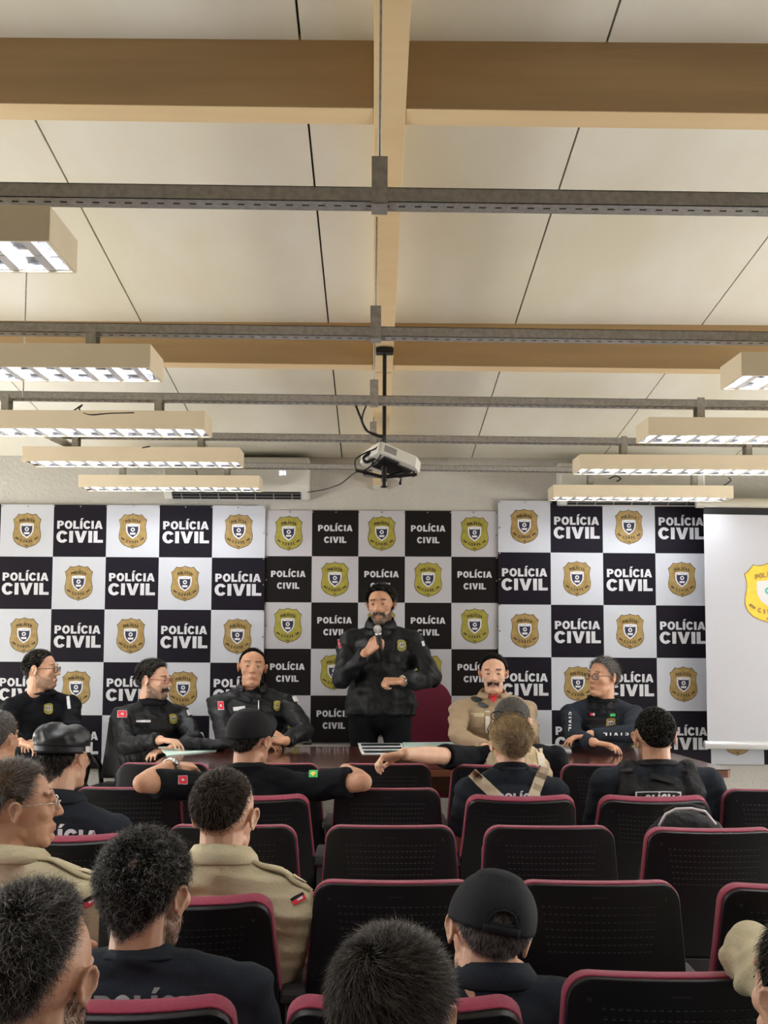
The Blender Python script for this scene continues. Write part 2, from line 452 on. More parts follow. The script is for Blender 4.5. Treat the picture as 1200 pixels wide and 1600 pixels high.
# transverse and lengthwise timber-coloured beams
n = 0
for yb in (-1.2, 1.35, 3.90, 6.53):
    for x0, x1, sl in ((XL, -.006, .007), (.095, XR, .007)):
        n += 1
        z1 = CZ(yb); zb = z1 - .222
        mb = MB()
        f = lambda x, dz: dz - .0065 * x
        vs = [(x, y, (zt if t else zb) - .0065 * x + (.02 if t else 0)) for x in (x0, x1) for y, zt in ((yb, z1), (yb + .135, z1)) for t in (0, 1)]
        mb.add(vs, [(0, 1, 3, 2), (4, 6, 7, 5), (0, 4, 5, 1), (2, 3, 7, 6), (0, 2, 6, 4), (1, 5, 7, 3)])
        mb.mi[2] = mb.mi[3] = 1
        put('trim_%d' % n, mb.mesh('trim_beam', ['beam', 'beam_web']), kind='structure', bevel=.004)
for y0, y1, dz in ((YB, 1.34, 0), (1.35, 6.65, 0), (6.655, 7.45, -.004), (7.455, WY, .004)):
    n += 1
    mb = MB()
    vs = [(x, y, CZ(y) + (.02 if t else -.222 + dz)) for x in (-.006, .095) for y in (y0, y1) for t in (0, 1)]
    mb.add(vs, [(0, 1, 3, 2), (4, 6, 7, 5), (0, 4, 5, 1), (2, 3, 7, 6), (0, 2, 6, 4), (1, 5, 7, 3)])
    put('trim_%d' % n, mb.mesh('trim_beam', ['beam']), kind='structure', bevel=.003)
n += 1
mb = MB().box((.045, WY - .02, 2.70), (.10, .06, .26))
put('trim_%d' % n, mb.mesh('trim_post', ['wall']), kind='structure', bevel=.004)

# ------------------------------------------------------------------ perforated steel channels and their rods
BY = [3.15, 4.71, 6.17, 7.54, 9.03]
BZ = [2.640, 2.650, 2.650, 2.658, 2.665]
BX = [(-3.0, 3.4), (-3.2, 3.6), (-3.4, 3.9), (-1.95, 4.2), (-1.7, 4.3)]
where = ['nearest the camera, close under the ceiling panels', 'second from the camera, crossing the tan beam', 'third from the camera, crossing above the projector cables',
         'fourth from the camera, with a black cable lying on it', 'farthest one, just in front of the end wall']
for k in range(5):
    yc, zb = BY[k], BZ[k]; x0, x1 = BX[k]
    mb = MB()
    t = .0022; W_, H_ = .074, .038
    tilt = lambda x: -.0072 * x
    def bx(cx, cy, cz, sx, sy, sz, mi=0):
        hx = sx / 2
        vs = [V((x, cy + y * sy / 2, cz + z * sz / 2 + tilt(x))) for x in (cx - hx, cx + hx) for y in (-1, 1) for z in (-1, 1)]
        mb.add(vs, [(0, 1, 3, 2), (4, 6, 7, 5), (0, 4, 5, 1), (2, 3, 7, 6), (0, 2, 6, 4), (1, 5, 7, 3)], mi)
    xm = (x0 + x1) / 2
    bx(xm, yc, zb + t / 2, x1 - x0, W_, t)
    for s in (-1, 1):
        bx(xm, yc + s * (W_ / 2 - t / 2), zb + H_ / 2, x1 - x0, t, H_)
        bx(xm, yc + s * (W_ / 2 - .008), zb + H_ - t / 2, x1 - x0, .016, t)
    x = x0 + .03
    while x < x1 - .03:
        bx(x, yc - .004, zb - .0004, .017, .0085, .0008, 1)
        x += .0405
    thing('metal_channel', mb, ['galv', 'slot'], origin=(xm, yc, zb), label='grey perforated steel ceiling channel, ' + where[k], cat='channel')
rodw = ['over the nearest steel channel', 'over the second steel channel', 'over the third steel channel', 'over the fourth steel channel']
for k in range(4):
    X = P((593, 588, 586, 585)[k], 300, BY[k]).x
    z0 = BZ[k] - .004; z1 = CZ(BY[k]) - .222
    rt = empty('rod_hanger', (X, BY[k], z0), label='threaded rod hanger with a galvanised bracket ' + rodw[k] + ', on the long beam', cat='hanger')
    mb = MB().box((X, BY[k] - .041, z0 + .058), (.040, .003, .118)).box((X, BY[k], z0 - .0015), (.040, .085, .003)).box((X, BY[k] + .041, z0 + .058), (.040, .003, .118)).box((X, BY[k], z0 + .118), (.040, .085, .003))
    mb.fru((X, BY[k], z0 + .118), (X, BY[k], z0 + .126), .008, .008, 6)
    put('bracket', mb.mesh('bracket', ['galv']), rt)
    put('rod', MB().fru((X, BY[k], z0 + .10), (X + .002, BY[k], z1), .0035, .0035, 8).mesh('rod', ['galv'], True), rt)

# ------------------------------------------------------------------ louvred lamps
def make_lamp(xl, yc, zb, label, cable=False):
    L_, D_, H_ = 1.26, .285, .088
    xc = xl + L_ / 2
    rt = empty('ceiling_lamp', (xc, yc, zb), label=label, cat='ceiling lamp', group='louvred fluorescent lamps hung from the channels')
    mb = MB(); t = .008
    mb.box((0, -D_ / 2 + t / 2, H_ / 2), (L_, t, H_)).box((0, D_ / 2 - t / 2, H_ / 2), (L_, t, H_))
    mb.box((-L_ / 2 + t / 2, 0, H_ / 2), (t, D_ - 2 * t, H_)).box((L_ / 2 - t / 2, 0, H_ / 2), (t, D_ - 2 * t, H_))
    mb.box((0, 0, H_ - t / 2), (L_ - 2 * t, D_ - 2 * t, t))
    put('housing', mb.mesh('housing', ['housing']), rt, world=False, bevel=.002)
    mb = MB()                                                     # curved mirror troughs
    for c in (-.067, .067):
        for s in (-1, 1):
            def fn(u, v, c=c, s=s):
                a = v * math.pi / 2
                return ((u - .5) * (L_ - .03), c + s * (.064 * math.cos(a * .9)), .006 + .058 * math.sin(a))
            mb.grid(fn, 1, 8)
    for e in (-1, 1): mb.box((e * (L_ / 2 - .014), 0, .03), (.003, D_ - .03, .05))
    put('reflector', mb.mesh('reflector', ['reflector'], True), rt, world=False)
    mb = MB(); nb = 13
    for i in range(nb):
        x = (i + .5 - nb / 2) * (L_ - .03) / nb
        for c in (-.067, .067):
            vs = [(x - .013, c - .062, .004), (x + .013, c - .062, .004), (x, c - .062, .034), (x - .013, c + .062, .004), (x + .013, c + .062, .004), (x, c + .062, .034)]
            mb.add(vs, [(0, 1, 2), (3, 5, 4), (0, 3, 4, 1), (1, 4, 5, 2), (2, 5, 3, 0)])
    mb.box((0, 0, .012), (L_ - .03, .008, .018))
    put('louvre', mb.mesh('louvre', ['blade']), rt, world=False)
    for c in (-.067, .067):
        put('fluorescent_tube', MB().fru((-L_ / 2 + .03, c, .046), (L_ / 2 - .03, c, .046), .0125, .0125, 12).mesh('fluorescent_tube', ['tube'], True), rt, world=False)
    return rt


lw = ['nearest the camera, cut by the frame edge', 'second from the camera', 'third from the camera', 'fourth from the camera', 'smallest, farthest from the camera']
LL = [(-2.04, 2.503), (-2.07, 2.507), (-2.065, 2.503), (-2.045, 2.515), (-2.06, 2.52)]
LR = [(1.33, 2.50), (1.33, 2.49), (1.305, 2.485), (1.20, 2.485), (1.255, 2.465)]
for k in range(5):
    for side, (xl, zb) in (('left', LL[k]), ('right', LR[k])):
        if k == 0 and side == 'right': continue
        rt = make_lamp(xl, BY[k], zb, 'beige louvred fluorescent lamp in the %s row, %s' % (side, lw[k]))
        for dx in (.28, 1.02):                                   # straps up to the channel
            b = MB().box((xl + dx, BY[k] - .0395, (zb + .088 + BZ[k] + .036) / 2), (.036, .003, BZ[k] + .036 - zb - .086))
            b.box((xl + dx, BY[k] + .0395, (zb + .088 + BZ[k] + .036) / 2), (.036, .003, BZ[k] + .036 - zb - .086)).box((xl + dx, BY[k], zb + .0895), (.036, .084, .003))
            put('strap', b.mesh('strap', ['galv']), rt)
for k, yy in enumerate((1.6, 0.1, -1.4)):                          # the rows carry on over the back seats, out of frame
    for side, xl in (('left', -2.06), ('right', 1.3)):
        make_lamp(xl, yy, 2.5, 'beige louvred fluorescent lamp over the rear seats, %s row' % side)
make_lamp(1.33, BY[0], 2.5, 'beige louvred fluorescent lamp of the right row just outside the frame')

# ------------------------------------------------------------------ air conditioners
def aircon(x0, x1, z0, z1, label, digits):
    yb = WY - .002; D = .22; xc = (x0 + x1) / 2; W_ = x1 - x0; H_ = z1 - z0
    rt = empty('air_conditioner', (xc, yb, z0), label=label, cat='air conditioner')
    prof = [(0, 0), (-D * .62, 0), (-D * .93, H_ * .16), (-D, H_ * .32), (-D * .98, H_ * .8), (-D * .85, H_ * .97), (-D * .7, H_), (0, H_)]
    mb = MB()
    vs = [(x, y, z) for x in (-W_ / 2, W_ / 2) for y, z in prof]; m = len(prof)
    mb.add(vs, [tuple(range(m - 1, -1, -1)), tuple(range(m, 2 * m))] + [(i, (i + 1) % m, m + (i + 1) % m, m + i) for i in range(m)])
    put('body', mb.mesh('body', ['white_plastic']), rt, world=False, bevel=.012)
    a = V((0, -D * .60, -.002)); b = V((0, -D * .95, H_ * .17))
    mb = MB(); d = (b - a)
    nrm = V((0, -d.z, d.y)).normalized() * -1
    if nrm.z > 0: nrm = -nrm
    q = lambda x, t, o=0: V((x, 0, 0)) + a + d * t + nrm * o
    X = W_ / 2 - .06
    mb.add([q(-X, .08, .003), q(X, .08, .003), q(X, .95, .003), q(-X, .95, .003)], [(0, 1, 2, 3)])
    put('air_outlet', mb.mesh('air_outlet', ['slot']), rt, world=False)
    mb = MB()
    for t in (.38, .75):
        mb.add([q(-X, t, .006), q(X, t, .006), q(X, t + .12, .010), q(-X, t + .12, .010)], [(0, 1, 2, 3)])
    for i in range(7):
        x = -X + (i + .5) * 2 * X / 7
        mb.add([q(x, .1, .004), q(x + .008, .1, .004), q(x + .008, .9, .012), q(x, .9, .012)], [(0, 1, 2, 3)])
    put('louvre', mb.mesh('louvre', ['grey_plastic']), rt, world=False)
    if digits:
        mb = MB(); add_shapes(mb, text_shapes(digits, W_ * .32, H_ * .60, .028, .045), lambda x, y: V((x, -D * .995 - .002, y)))
        put('temperature_display', mb.mesh('temperature_display', ['led']), rt, world=False)
    return rt


aircon(-1.535, -.475, 2.485, 2.795, 'white wall air conditioner showing 24, behind the left lamps', '24')
aircon(1.36, 2.42, 2.455, 2.765, 'white wall air conditioner above the right banner, behind the right lamps', None)

# ------------------------------------------------------------------ banners
def banner(label, x0, ztop, cell, cols, rows, first_white, style, y, crows, lean=0.0, group=None):
    """cell = (w, h)"""
    cw, ch = cell; Wd = cw * cols; Ht = ch * rows
    rt = empty('banner', (x0 + Wd / 2, y, ztop - Ht), label=label, cat='banner')
    wv = lambda x, z: -.003 - .0025 * math.sin(x * 5.1 + z * 2.3) * math.sin(z * 1.9 + x) - .0006 * math.sin(x * 13 + z * 9)
    F = lambda x, z, o: V((x, y + wv(x, z) - o, z + lean * (x - x0)))
    mats = {'outer': ('b_white', 'b_black'), 'mid': ('b_white2', 'b_black2')}[style]
    mb = MB(); S_ = 8
    mb.grid(lambda u, v: F(x0 + u * Wd, ztop - v * Ht, 0), S_ * cols, S_ * rows, 0)
    for i in range(len(mb.f)):
        c, r = (i % (S_ * cols)) // S_, i // (S_ * cols * S_)
        mb.mi[i] = 0 if ((r + c) % 2 == 0) == first_white else 1
    cl = put('cloth', mb.mesh('cloth', mats, True), rt)
    eps = [(x0 + .01 + (Wd - .02) * i / (cols * 2), ztop - .012) for i in range(cols * 2 + 1)]
    eps += [(x, ztop - .012 - (Ht - .02) * i / (rows * 2)) for i in range(1, rows * 2) for x in (x0 + .01, x0 + Wd - .01)]
    for x, z in eps:
        put('eyelet', MB().fru(F(x, z, -.001), F(x, z, .003), .007, .005, 10).mesh('eyelet', ['steel']), cl)
    fm = 'gold' if style == 'outer' else 'olive'
    for r in range(rows):
        for c in range(cols):
            white = ((r + c) % 2 == 0) == first_white
            cx = x0 + (c + .5) * cw; cz = ztop - (r + .5) * ch
            mb = MB()
            if white:
                badge(mb, cx, cz, (.53 if style == 'outer' else .595) * cw, lambda x, z, n: F(x, z, -.0 + .0011 * n))
                put('police_badge', mb.mesh('police_badge', [fm, 'ink_dark', 'ink_blue', 'ink_silver', 'ink_silver']), cl)
            else:
                fn = lambda x, z: F(x, z, .0026)
                if style == 'outer':
                    add_shapes(mb, text_shapes('POLÍCIA', cx, cz + .115 * ch, .155 * ch, .86 * cw, .1), fn)
                    add_shapes(mb, text_shapes('CIVIL', cx, cz - .115 * ch, .225 * ch, .88 * cw, .1), fn)
                else:
                    add_shapes(mb, text_shapes('POLÍCIA', cx, cz + .115 * ch, .135 * ch, .74 * cw, .12), fn)
                    add_shapes(mb, text_shapes('CIVIL', cx, cz - .14 * ch, .135 * ch, .48 * cw, .12), fn)
                put('lettering', mb.mesh('lettering', ['ink_white']), cl)
    return rt


S = (WY - .03) / FPX
pz = lambda px, py, Y=WY - .03: P(px, py, Y)
a = pz(2, 788); b = pz(415, 788); c_ = pz(415, 1201)
cw = (b.x - a.x) / 5
banner('large glossy checkered POLÍCIA CIVIL banner with gold badges at left', a.x - cw, (pz(200, 789)).z + .0, (cw, (pz(200, 789).z - pz(200, 1201).z) / 5), 6, 5, False, 'outer', WY - .030, 5, -.001)
a = pz(415, 797); b = pz(778, 797)
cw2 = (b.x - a.x) / 5
banner('smaller matte checkered POLÍCIA CIVIL banner with olive badges behind the standing speaker', a.x, a.z, (cw2, (pz(600, 797).z - pz(600, 1160).z) / 5), 5, 5, True, 'mid', WY - .012, 5, .001)
a = pz(778, 782); b = pz(1104, 784)
cw3 = (b.x - a.x) / 4
banner('large glossy checkered POLÍCIA CIVIL banner with gold badges at right, partly behind the screen', a.x, a.z, (cw3, (pz(1000, 783).z - pz(1000, 1193).z) / 5), 7, 5, True, 'outer', WY - .032, 5, -.002)

# ------------------------------------------------------------------ projection screen
sy = WY - .26
x0 = P(1101, 900, sy).x; zt = P(1101, 797, sy).z; zbm = P(1101, 1163, sy).z
x1 = x0 + 1.75
rt = empty('projection_screen', ((x0 + x1) / 2, sy, zbm), label='white pull-down projection screen at the right edge, in front of the banner', cat='screen')
sl = lambda x: -.012 * (x - x0)
F = lambda x, z, o=0: V((x, sy - o - .006 * math.sin((x - x0) * 3), z + sl(x)))
put('screen_fabric', MB().grid(lambda u, v: F(x0 + u * (x1 - x0), zbm + v * (zt - .03 - zbm)), 12, 8).mesh('screen_fabric', ['screen'], True), rt)
put('border', MB().grid(lambda u, v: F(x0 + u * (x1 - x0), zt - .03 + v * .05, .001), 12, 1).mesh('border', ['black_metal'], True), rt)
put('screen_case', MB().fru((x0 - .05, sy + .02, zt + .055), (x1 + .05, sy + .02, zt + .055 - .02), .038, .038, 16).mesh('screen_case', ['cream_plastic'], True), rt)
mb = MB().fru((x0 - .025, sy - .003, zbm + sl(x0) - .002), (x1, sy - .003, zbm + sl(x1) - .002), .030, .030, 20)
put('bottom_bar', mb.mesh('bottom_bar', ['alu'], True), rt, bevel=.004)
mb = MB(); bc = P(1200, 927, sy)
badge(mb, bc.x, bc.z - sl(bc.x), .345, lambda x, z, n: F(x, z, .001 + .0008 * n))
put('projected_badge', mb.mesh('projected_badge', ['yellow', 'gold', 'ink_silver', 'ink_silver', 'ink_teal']), rt)

# ------------------------------------------------------------------ projector on its pole
py_ = 6.26
top = P(601, 549, py_); bot = P(601, 762, py_)
rt = empty('projector_mount', (top.x, py_, bot.z), label='black ceiling pole mount holding the projector above the room', cat='projector mount')
zt_ = CZ(py_) - .222
mb = MB().fru((top.x, py_, bot.z + .01), (top.x, py_, zt_ - .004), .010, .010, 14).fru((top.x, py_, bot.z), (top.x, py_, bot.z + .008), .018, .018, 14).fru((top.x, py_, bot.z + .03), (top.x, py_, bot.z + .10), .014, .014, 14)
put('pole', mb.mesh('pole', ['black_metal'], False), rt)
put('ceiling_plate', MB().box((top.x, py_, zt_ - .014), (.088, .088, .026)).mesh('ceiling_plate', ['black_metal']), rt, bevel=.006)
mb = MB(); cz_ = P(600, 742, py_).z
for s in ((-.14, -.03, .02), (.13, .06, .03), (.16, -.03, .0), (-.1, .09, .01)):
    mb.tube([(top.x, py_, cz_ - .012), (top.x + s[0], py_ + s[1], cz_ + s[2])], .008)
put('arm', mb.mesh('arm', ['black_metal']), rt)
pc = P(612, 722, py_ + .03)
rt = empty('projector', pc, label='white ceiling projector tilted on the black pole, trailing cables', cat='projector')
rt.rotation_euler = (R(-14), R(17), R(28)); rt.scale = (.86,) * 3
me = MB().prism([(x * .155, y * .115) for x, y in ((-1, -.9), (-.9, -1), (.6, -1), (1, -.6), (1, .8), (.85, 1), (-.85, 1), (-1, .8))], -.035, .035).mesh('casing', ['white_plastic'])
put('casing', me, rt, world=False, bevel=.008)
put('underside', MB().box((.01, 0, -.038), (.20, .13, .01)).box((-.05, -.05, -.036), (.1, .08, .02)).mesh('underside', ['black_metal']), rt, world=False, bevel=.003)
put('lens', MB().fru((.06, .11, 0), (.06, .135, 0), .028, .024, 20).mesh('lens', ['black_metal'], True), rt, world=False)
put('vent', MB().box((-.08, -.1145, 0), (.08, .004, .04)).box((.157, 0, 0), (.003, .1, .03)).mesh('vent', ['grey_plastic']), rt, world=False)
for x, y in ((.12, -.06), (.12, .08), (-.12, .0)):
    mb = MB().fru((x, y, -.065), (x, y, -.03), .006, .005, 10).fru((x, y, -.068), (x, y, -.062), .009, .009, 10)
    put('foot', mb.mesh('foot', ['black_metal']), rt, world=False)


def cable(pts, r, label, name='cable', Y=6.2, m_='cable', closed=False, **k):
    """a smooth cable through pixels (px, py, Y)"""
    P_ = [P(*(p if len(p) == 3 else (p[0], p[1], Y))) for p in pts]
    out = []
    for i in range(len(P_) - 1):
        a, b = P_[i], P_[i + 1]; ta = (P_[i + 1] - P_[max(i - 1, 0)]) * .5; tb = (P_[min(i + 2, len(P_) - 1)] - P_[i]) * .5
        for t in [j / 6 for j in range(6)]:
            out.append(a * (2 * t ** 3 - 3 * t * t + 1) + ta * (t ** 3 - 2 * t * t + t) + b * (-2 * t ** 3 + 3 * t * t) + tb * (t ** 3 - t * t))
    out.append(P_[-1])
    return thing(name, MB().tube(out, r, n=8), [m_], True, origin=P_[-1], label=label, cat=k.get('cat', 'cable'))


cable([(556, 634), (563, 652), (572, 672), (590, 680), (600, 683), (597, 700)], .006, 'thick black cable hanging from the third channel to the projector pole')
cable([(572, 634), (566, 652), (569, 665), (580, 678), (598, 684)], .004, 'thin black cable swinging beside the thick one to the projector pole')
cable([(598, 686), (588, 700), (570, 708), (556, 718), (556, 732), (566, 736), (580, 728), (592, 716), (600, 700)], .004, 'black cable looped in a ring at the left of the projector', Y=6.17)
cable([(600, 690), (590, 706), (578, 708), (568, 716), (574, 722), (590, 712), (598, 696)], .008, 'bundle of black plugs and cord coiled at the projector back', Y=6.22)
cable([(482, 769, 9.3), (505, 765, 9.0), (530, 757, 8.2), (545, 746, 7.2), (556, 738, 6.4), (580, 735, 6.2)], .004, 'thin black cable sagging from the air conditioner to the projector')
cable([(100, 683, 7.53), (250, 681, 7.53), (400, 682, 7.53), (600, 685, 7.53), (800, 685, 7.53), (940, 687, 7.53), (1100, 689, 7.53)], .009, 'long thick black cable lying along the fourth channel')
cable([(112, 644, 6.05), (128, 633, 6.1), (124, 640, 6.04), (140, 648, 6.03), (172, 646, 6.03), (210, 645, 6.03)], .004, 'short black wire resting on top of the third lamp at left')
cable([(222, 700, 7.4), (234, 698, 7.4), (233, 704, 7.42)], .004, 'small hooked black wire above the fourth lamp at left')
cable([(306, 735, 8.95), (308, 742, 8.92), (304, 750, 8.9)], .004, 'small curved black wire above the farthest lamp at left')
cable([(952, 748, 8.95), (962, 744, 8.9), (970, 748, 8.95), (964, 752, 8.92)], .005, 'small curled black wire above the farthest lamp at right')
cable([(1139, 746, 8.95), (1141, 752, 8.95), (1120, 765, 9.2)], .004, 'short black wire hanging at the right end of the farthest right lamp')
# diagonal steel brace by the fourth channel
p0 = P(78, 682, 7.2); p1 = P(132, 706, 7.9)
thing('steel_brace', MB().tube([p0, p1], .022, n=4), ['galv'], label='short diagonal grey steel brace above the fourth left lamp', cat='brace')
p0 = P(36, 618, 5.2)
thing('suspension_wire', MB().fru((p0.x, p0.y, CZ(5.2) + .002), p0, .003, .003, 8), ['galv'], True, origin=p0, label='thin grey suspension wire behind the second left lamp', cat='wire')

# ------------------------------------------------------------------ long table
TZ = .79
xa, xb = P(232, 1190, 7.2).x, 1.98
yf, ybk = 7.14, 8.36
rt = empty('conference_table', ((xa + xb) / 2, (yf + ybk) / 2, 0), label='long glossy mahogany conference table below the banners', cat='table')
out = [(xa, yf), (xb - .02, yf), (xb, yf + .02), (xb - .13, ybk - .25), (xb - .30, ybk), (xa + .1, ybk), (xa, ybk - .1)]
put('tabletop', MB().prism(out, TZ - .006, TZ).mesh('tabletop', ['table']), rt)
put('edge_band', MB().prism([(x * 1.0, y) for x, y in out], TZ - .045, TZ - .0065).mesh('edge_band', ['table_edge']), rt, bevel=.003)
for x in (xa + .15, .30, 1.30):
    put('leg', MB().box((x, 7.76, (TZ - .045) / 2), (.05, .95, TZ - .046)).mesh('leg', ['table_edge']), rt, bevel=.004)
put('stretcher', MB().box(((xa + 1.3) / 2, 8.15, .62), (1.3 - xa, .022, .20)).mesh('stretcher', ['table_edge']), rt)

def sheet(name, corners, th, m_, label, cat, z=TZ, inner=None):
    ps = [PZ(px, py, z + th) for px, py in corners]
    pts = [(p.x, p.y) for p in ps]
    mb = MB().prism(pts, z + .0008, z + th)
    mats = [m_]
    if inner:
        c = V((sum(p[0] for p in pts) / 4, sum(p[1] for p in pts) / 4))
        for k, (s0, s1) in enumerate(inner[1]):
            lerp = lambda u, v: ((pts[0][0] * (1 - u) + pts[1][0] * u) * (1 - v) + (pts[3][0] * (1 - u) + pts[2][0] * u) * v,
                                 (pts[0][1] * (1 - u) + pts[1][1] * u) * (1 - v) + (pts[3][1] * (1 - u) + pts[2][1] * u) * v)
            q = [lerp(.06, s0), lerp(.95, s0), lerp(.95, s1), lerp(.06, s1)]
            mb.prism(q, z + th, z + th + .0006, 1)
        mats.append(inner[0])
    return thing(name, mb, mats, label=label, cat=cat)


sheet('paper_sheet', [(247, 1167), (330, 1163), (338, 1172), (262, 1180)], .006, 'paper_green', 'pale green stack of sheets by the bearded man in glasses', 'paper')
sheet('document_folder', [(559, 1161), (628, 1161), (630, 1166), (561, 1166.5)], .004, 'paper', 'white and black printed folder farthest back of the three before the speaker', 'folder', inner=('print_dark', [(.15, .85)]))
sheet('document_folder', [(560.5, 1167), (630, 1166.5), (633, 1171), (563, 1171.5)], .004, 'paper', 'white and black printed folder in the middle of the three before the speaker', 'folder', inner=('print_dark', [(.15, .85)]))
sheet('document_folder', [(562.5, 1172), (633, 1171.5), (640, 1177), (566, 1177.5)], .004, 'paper', 'white and black printed folder nearest of the three before the speaker', 'folder', inner=('print_dark', [(.15, .85)]))
sheet('paper_sheet', [(629, 1160), (724, 1159), (722, 1166), (632, 1170)], .003, 'paper_green', 'wide pale green sheet on the table beside the printed folders', 'paper')
sheet('paper_sheet', [(846, 1163), (888, 1163), (893, 1172), (850, 1173)], .010, 'paper', 'small white stack of papers by the man with crossed arms', 'paper')
sheet('mobile_phone', [(968, 1161), (985, 1162), (983, 1166), (966, 1165)], .009, 'black_metal', 'dark phone lying right of the crossed arms on the table', 'phone')
sheet('mobile_phone', [(474, 1156), (487, 1156), (487, 1161), (473, 1161)], .012, 'black_metal', 'black phone on the table at the smiling man\'s right elbow side', 'phone')

# black bag on the table
def blob(prims, name, mats, vox=.008, smooth=4, disp=None):
    me = prims.mesh('tmp', mats)
    o = bpy.data.objects.new('tmp', me); COL.objects.link(o)
    r = o.modifiers.new('r', 'REMESH'); r.mode = 'VOXEL'; r.voxel_size = vox; r.use_smooth_shade = True
    s = o.modifiers.new('s', 'SMOOTH'); s.factor = .5; s.iterations = smooth
    dg = bpy.context.evaluated_depsgraph_get(); dg.update()
    out = bpy.data.meshes.new_from_object(o.evaluated_get(dg), depsgraph=dg)
    bpy.data.objects.remove(o); bpy.data.meshes.remove(me)
    out.name = name
    out.materials.clear()
    for m in mats: out.materials.append(M[m] if isinstance(m, str) else m)
    if disp:
        n = len(out.vertices); co = np.empty(n * 3, np.float32); out.vertices.foreach_get('co', co); co = co.reshape(-1, 3)
        no = np.empty(n * 3, np.float32); out.vertices.foreach_get('normal', no); no = no.reshape(-1, 3)
        co = co + no * disp(co)[:, None]
        out.vertices.foreach_set('co', co.astype(np.float32).ravel())
    out.polygons.foreach_set('use_smooth', [True] * len(out.polygons))
    out.update()
    return out


def wrinkle(amp, sc=1.0, seed=0):
    rs = np.random.RandomState(seed)
    k = rs.normal(size=(9, 3)) * np.array([24, 24, 52]) * sc
    ph = rs.uniform(0, 6.28, 9); k2 = rs.normal(size=(5, 3)) * 14 * sc; p2 = rs.uniform(0, 6.28, 5)
    def f(co):
        wv = np.sin(co @ k2.T + p2).sum(1)[:, None] * .8
        a = np.sin(co @ k.T + ph + wv)
        return amp * (np.maximum(a, -.2)[:, :5].sum(1) * .4 + a[:, 5:].sum(1) * .15)
    return f


mb = MB(); c0 = PZ(300, 1160, TZ + .05); 
for px, py, r in ((294, 1163, .05), (308, 1163, .045), (323, 1163, .042), (337, 1164, .04), (347, 1165, .03)):
    p = PZ(px, py, TZ + .04); mb.ell(p, (.06, .055, r * .8))
mb.box(PZ(322, 1166, TZ + .022), (.24, .09, .04))
me = blob(mb, 'bag', ['vest'], .008, 3, wrinkle(.004, 1.5, 3))
zmin = min(v.co.z for v in me.vertices); me.transform(Matrix.Translation((0, 0, TZ + .001 - zmin)))
bc = PZ(322, 1166, TZ); me.transform(Matrix.Translation(-bc))
o = put('bag', me, label='soft black bag lying on the table beside the pale green sheets', cat='bag'); o.location = bc

# ------------------------------------------------------------------ auditorium chairs
PITCH, CX0 = .548, .063
ROWY = {1: 6.36, 2: 5.43, 3: 4.44, 4: 3.50, 5: 2.59, 6: 1.66}


def back_surface(wt, wb, z0, z1, rad, y, thick, nx=20, nz=22, curve=.030):
    """rounded, gently curved slab; returns MB"""
    mb = MB()
    def hw(t):
        z = z0 + (z1 - z0) * t
        w_ = (wb + (wt - wb) * t) / 2
        if z > z1 - rad:
            d = z - (z1 - rad); w_ -= rad - math.sqrt(max(0, rad * rad - d * d))
        return w_, z
    def ts(j):
        u = j / nz
        return 1 - (1 - u) ** 1.7
    def fn(front):
        def g(i, j):
            t = ts(j); w_, z = hw(t); x = (i / nx * 2 - 1) * w_
            yy = y + curve * (x / .22) ** 2 + .02 * (1 - t) - .012 * math.sin(t * math.pi)
            return V((x, yy + (thick if front else 0), z))
        return g
    A, B = fn(False), fn(True)
    n = nx + 1
    vs = [A(i, j) for j in range(nz + 1) for i in range(n)] + [B(i, j) for j in range(nz + 1) for i in range(n)]
    o = n * (nz + 1); fs = []
    for j in range(nz):
        for i in range(nx):
            fs.append((j * n + i, j * n + i + 1, (j + 1) * n + i + 1, (j + 1) * n + i))
            fs.append((o + j * n + i, o + (j + 1) * n + i, o + (j + 1) * n + i + 1, o + j * n + i + 1))
    for j in range(nz):
        fs.append((j * n, (j + 1) * n, o + (j + 1) * n, o + j * n)); fs.append((j * n + nx, o + j * n + nx, o + (j + 1) * n + nx, (j + 1) * n + nx))
    for i in range(nx):
        fs.append((nz * n + i, nz * n + i + 1, o + nz * n + i + 1, o + nz * n + i)); fs.append((i, o + i, o + i + 1, i + 1))
    mb.add(vs, fs)
    return mb, (lambda x, z: y + curve * (x / .22) ** 2 + .02 * (1 - (z - z0) / (z1 - z0)) - .012 * math.sin((z - z0) / (z1 - z0) * math.pi))


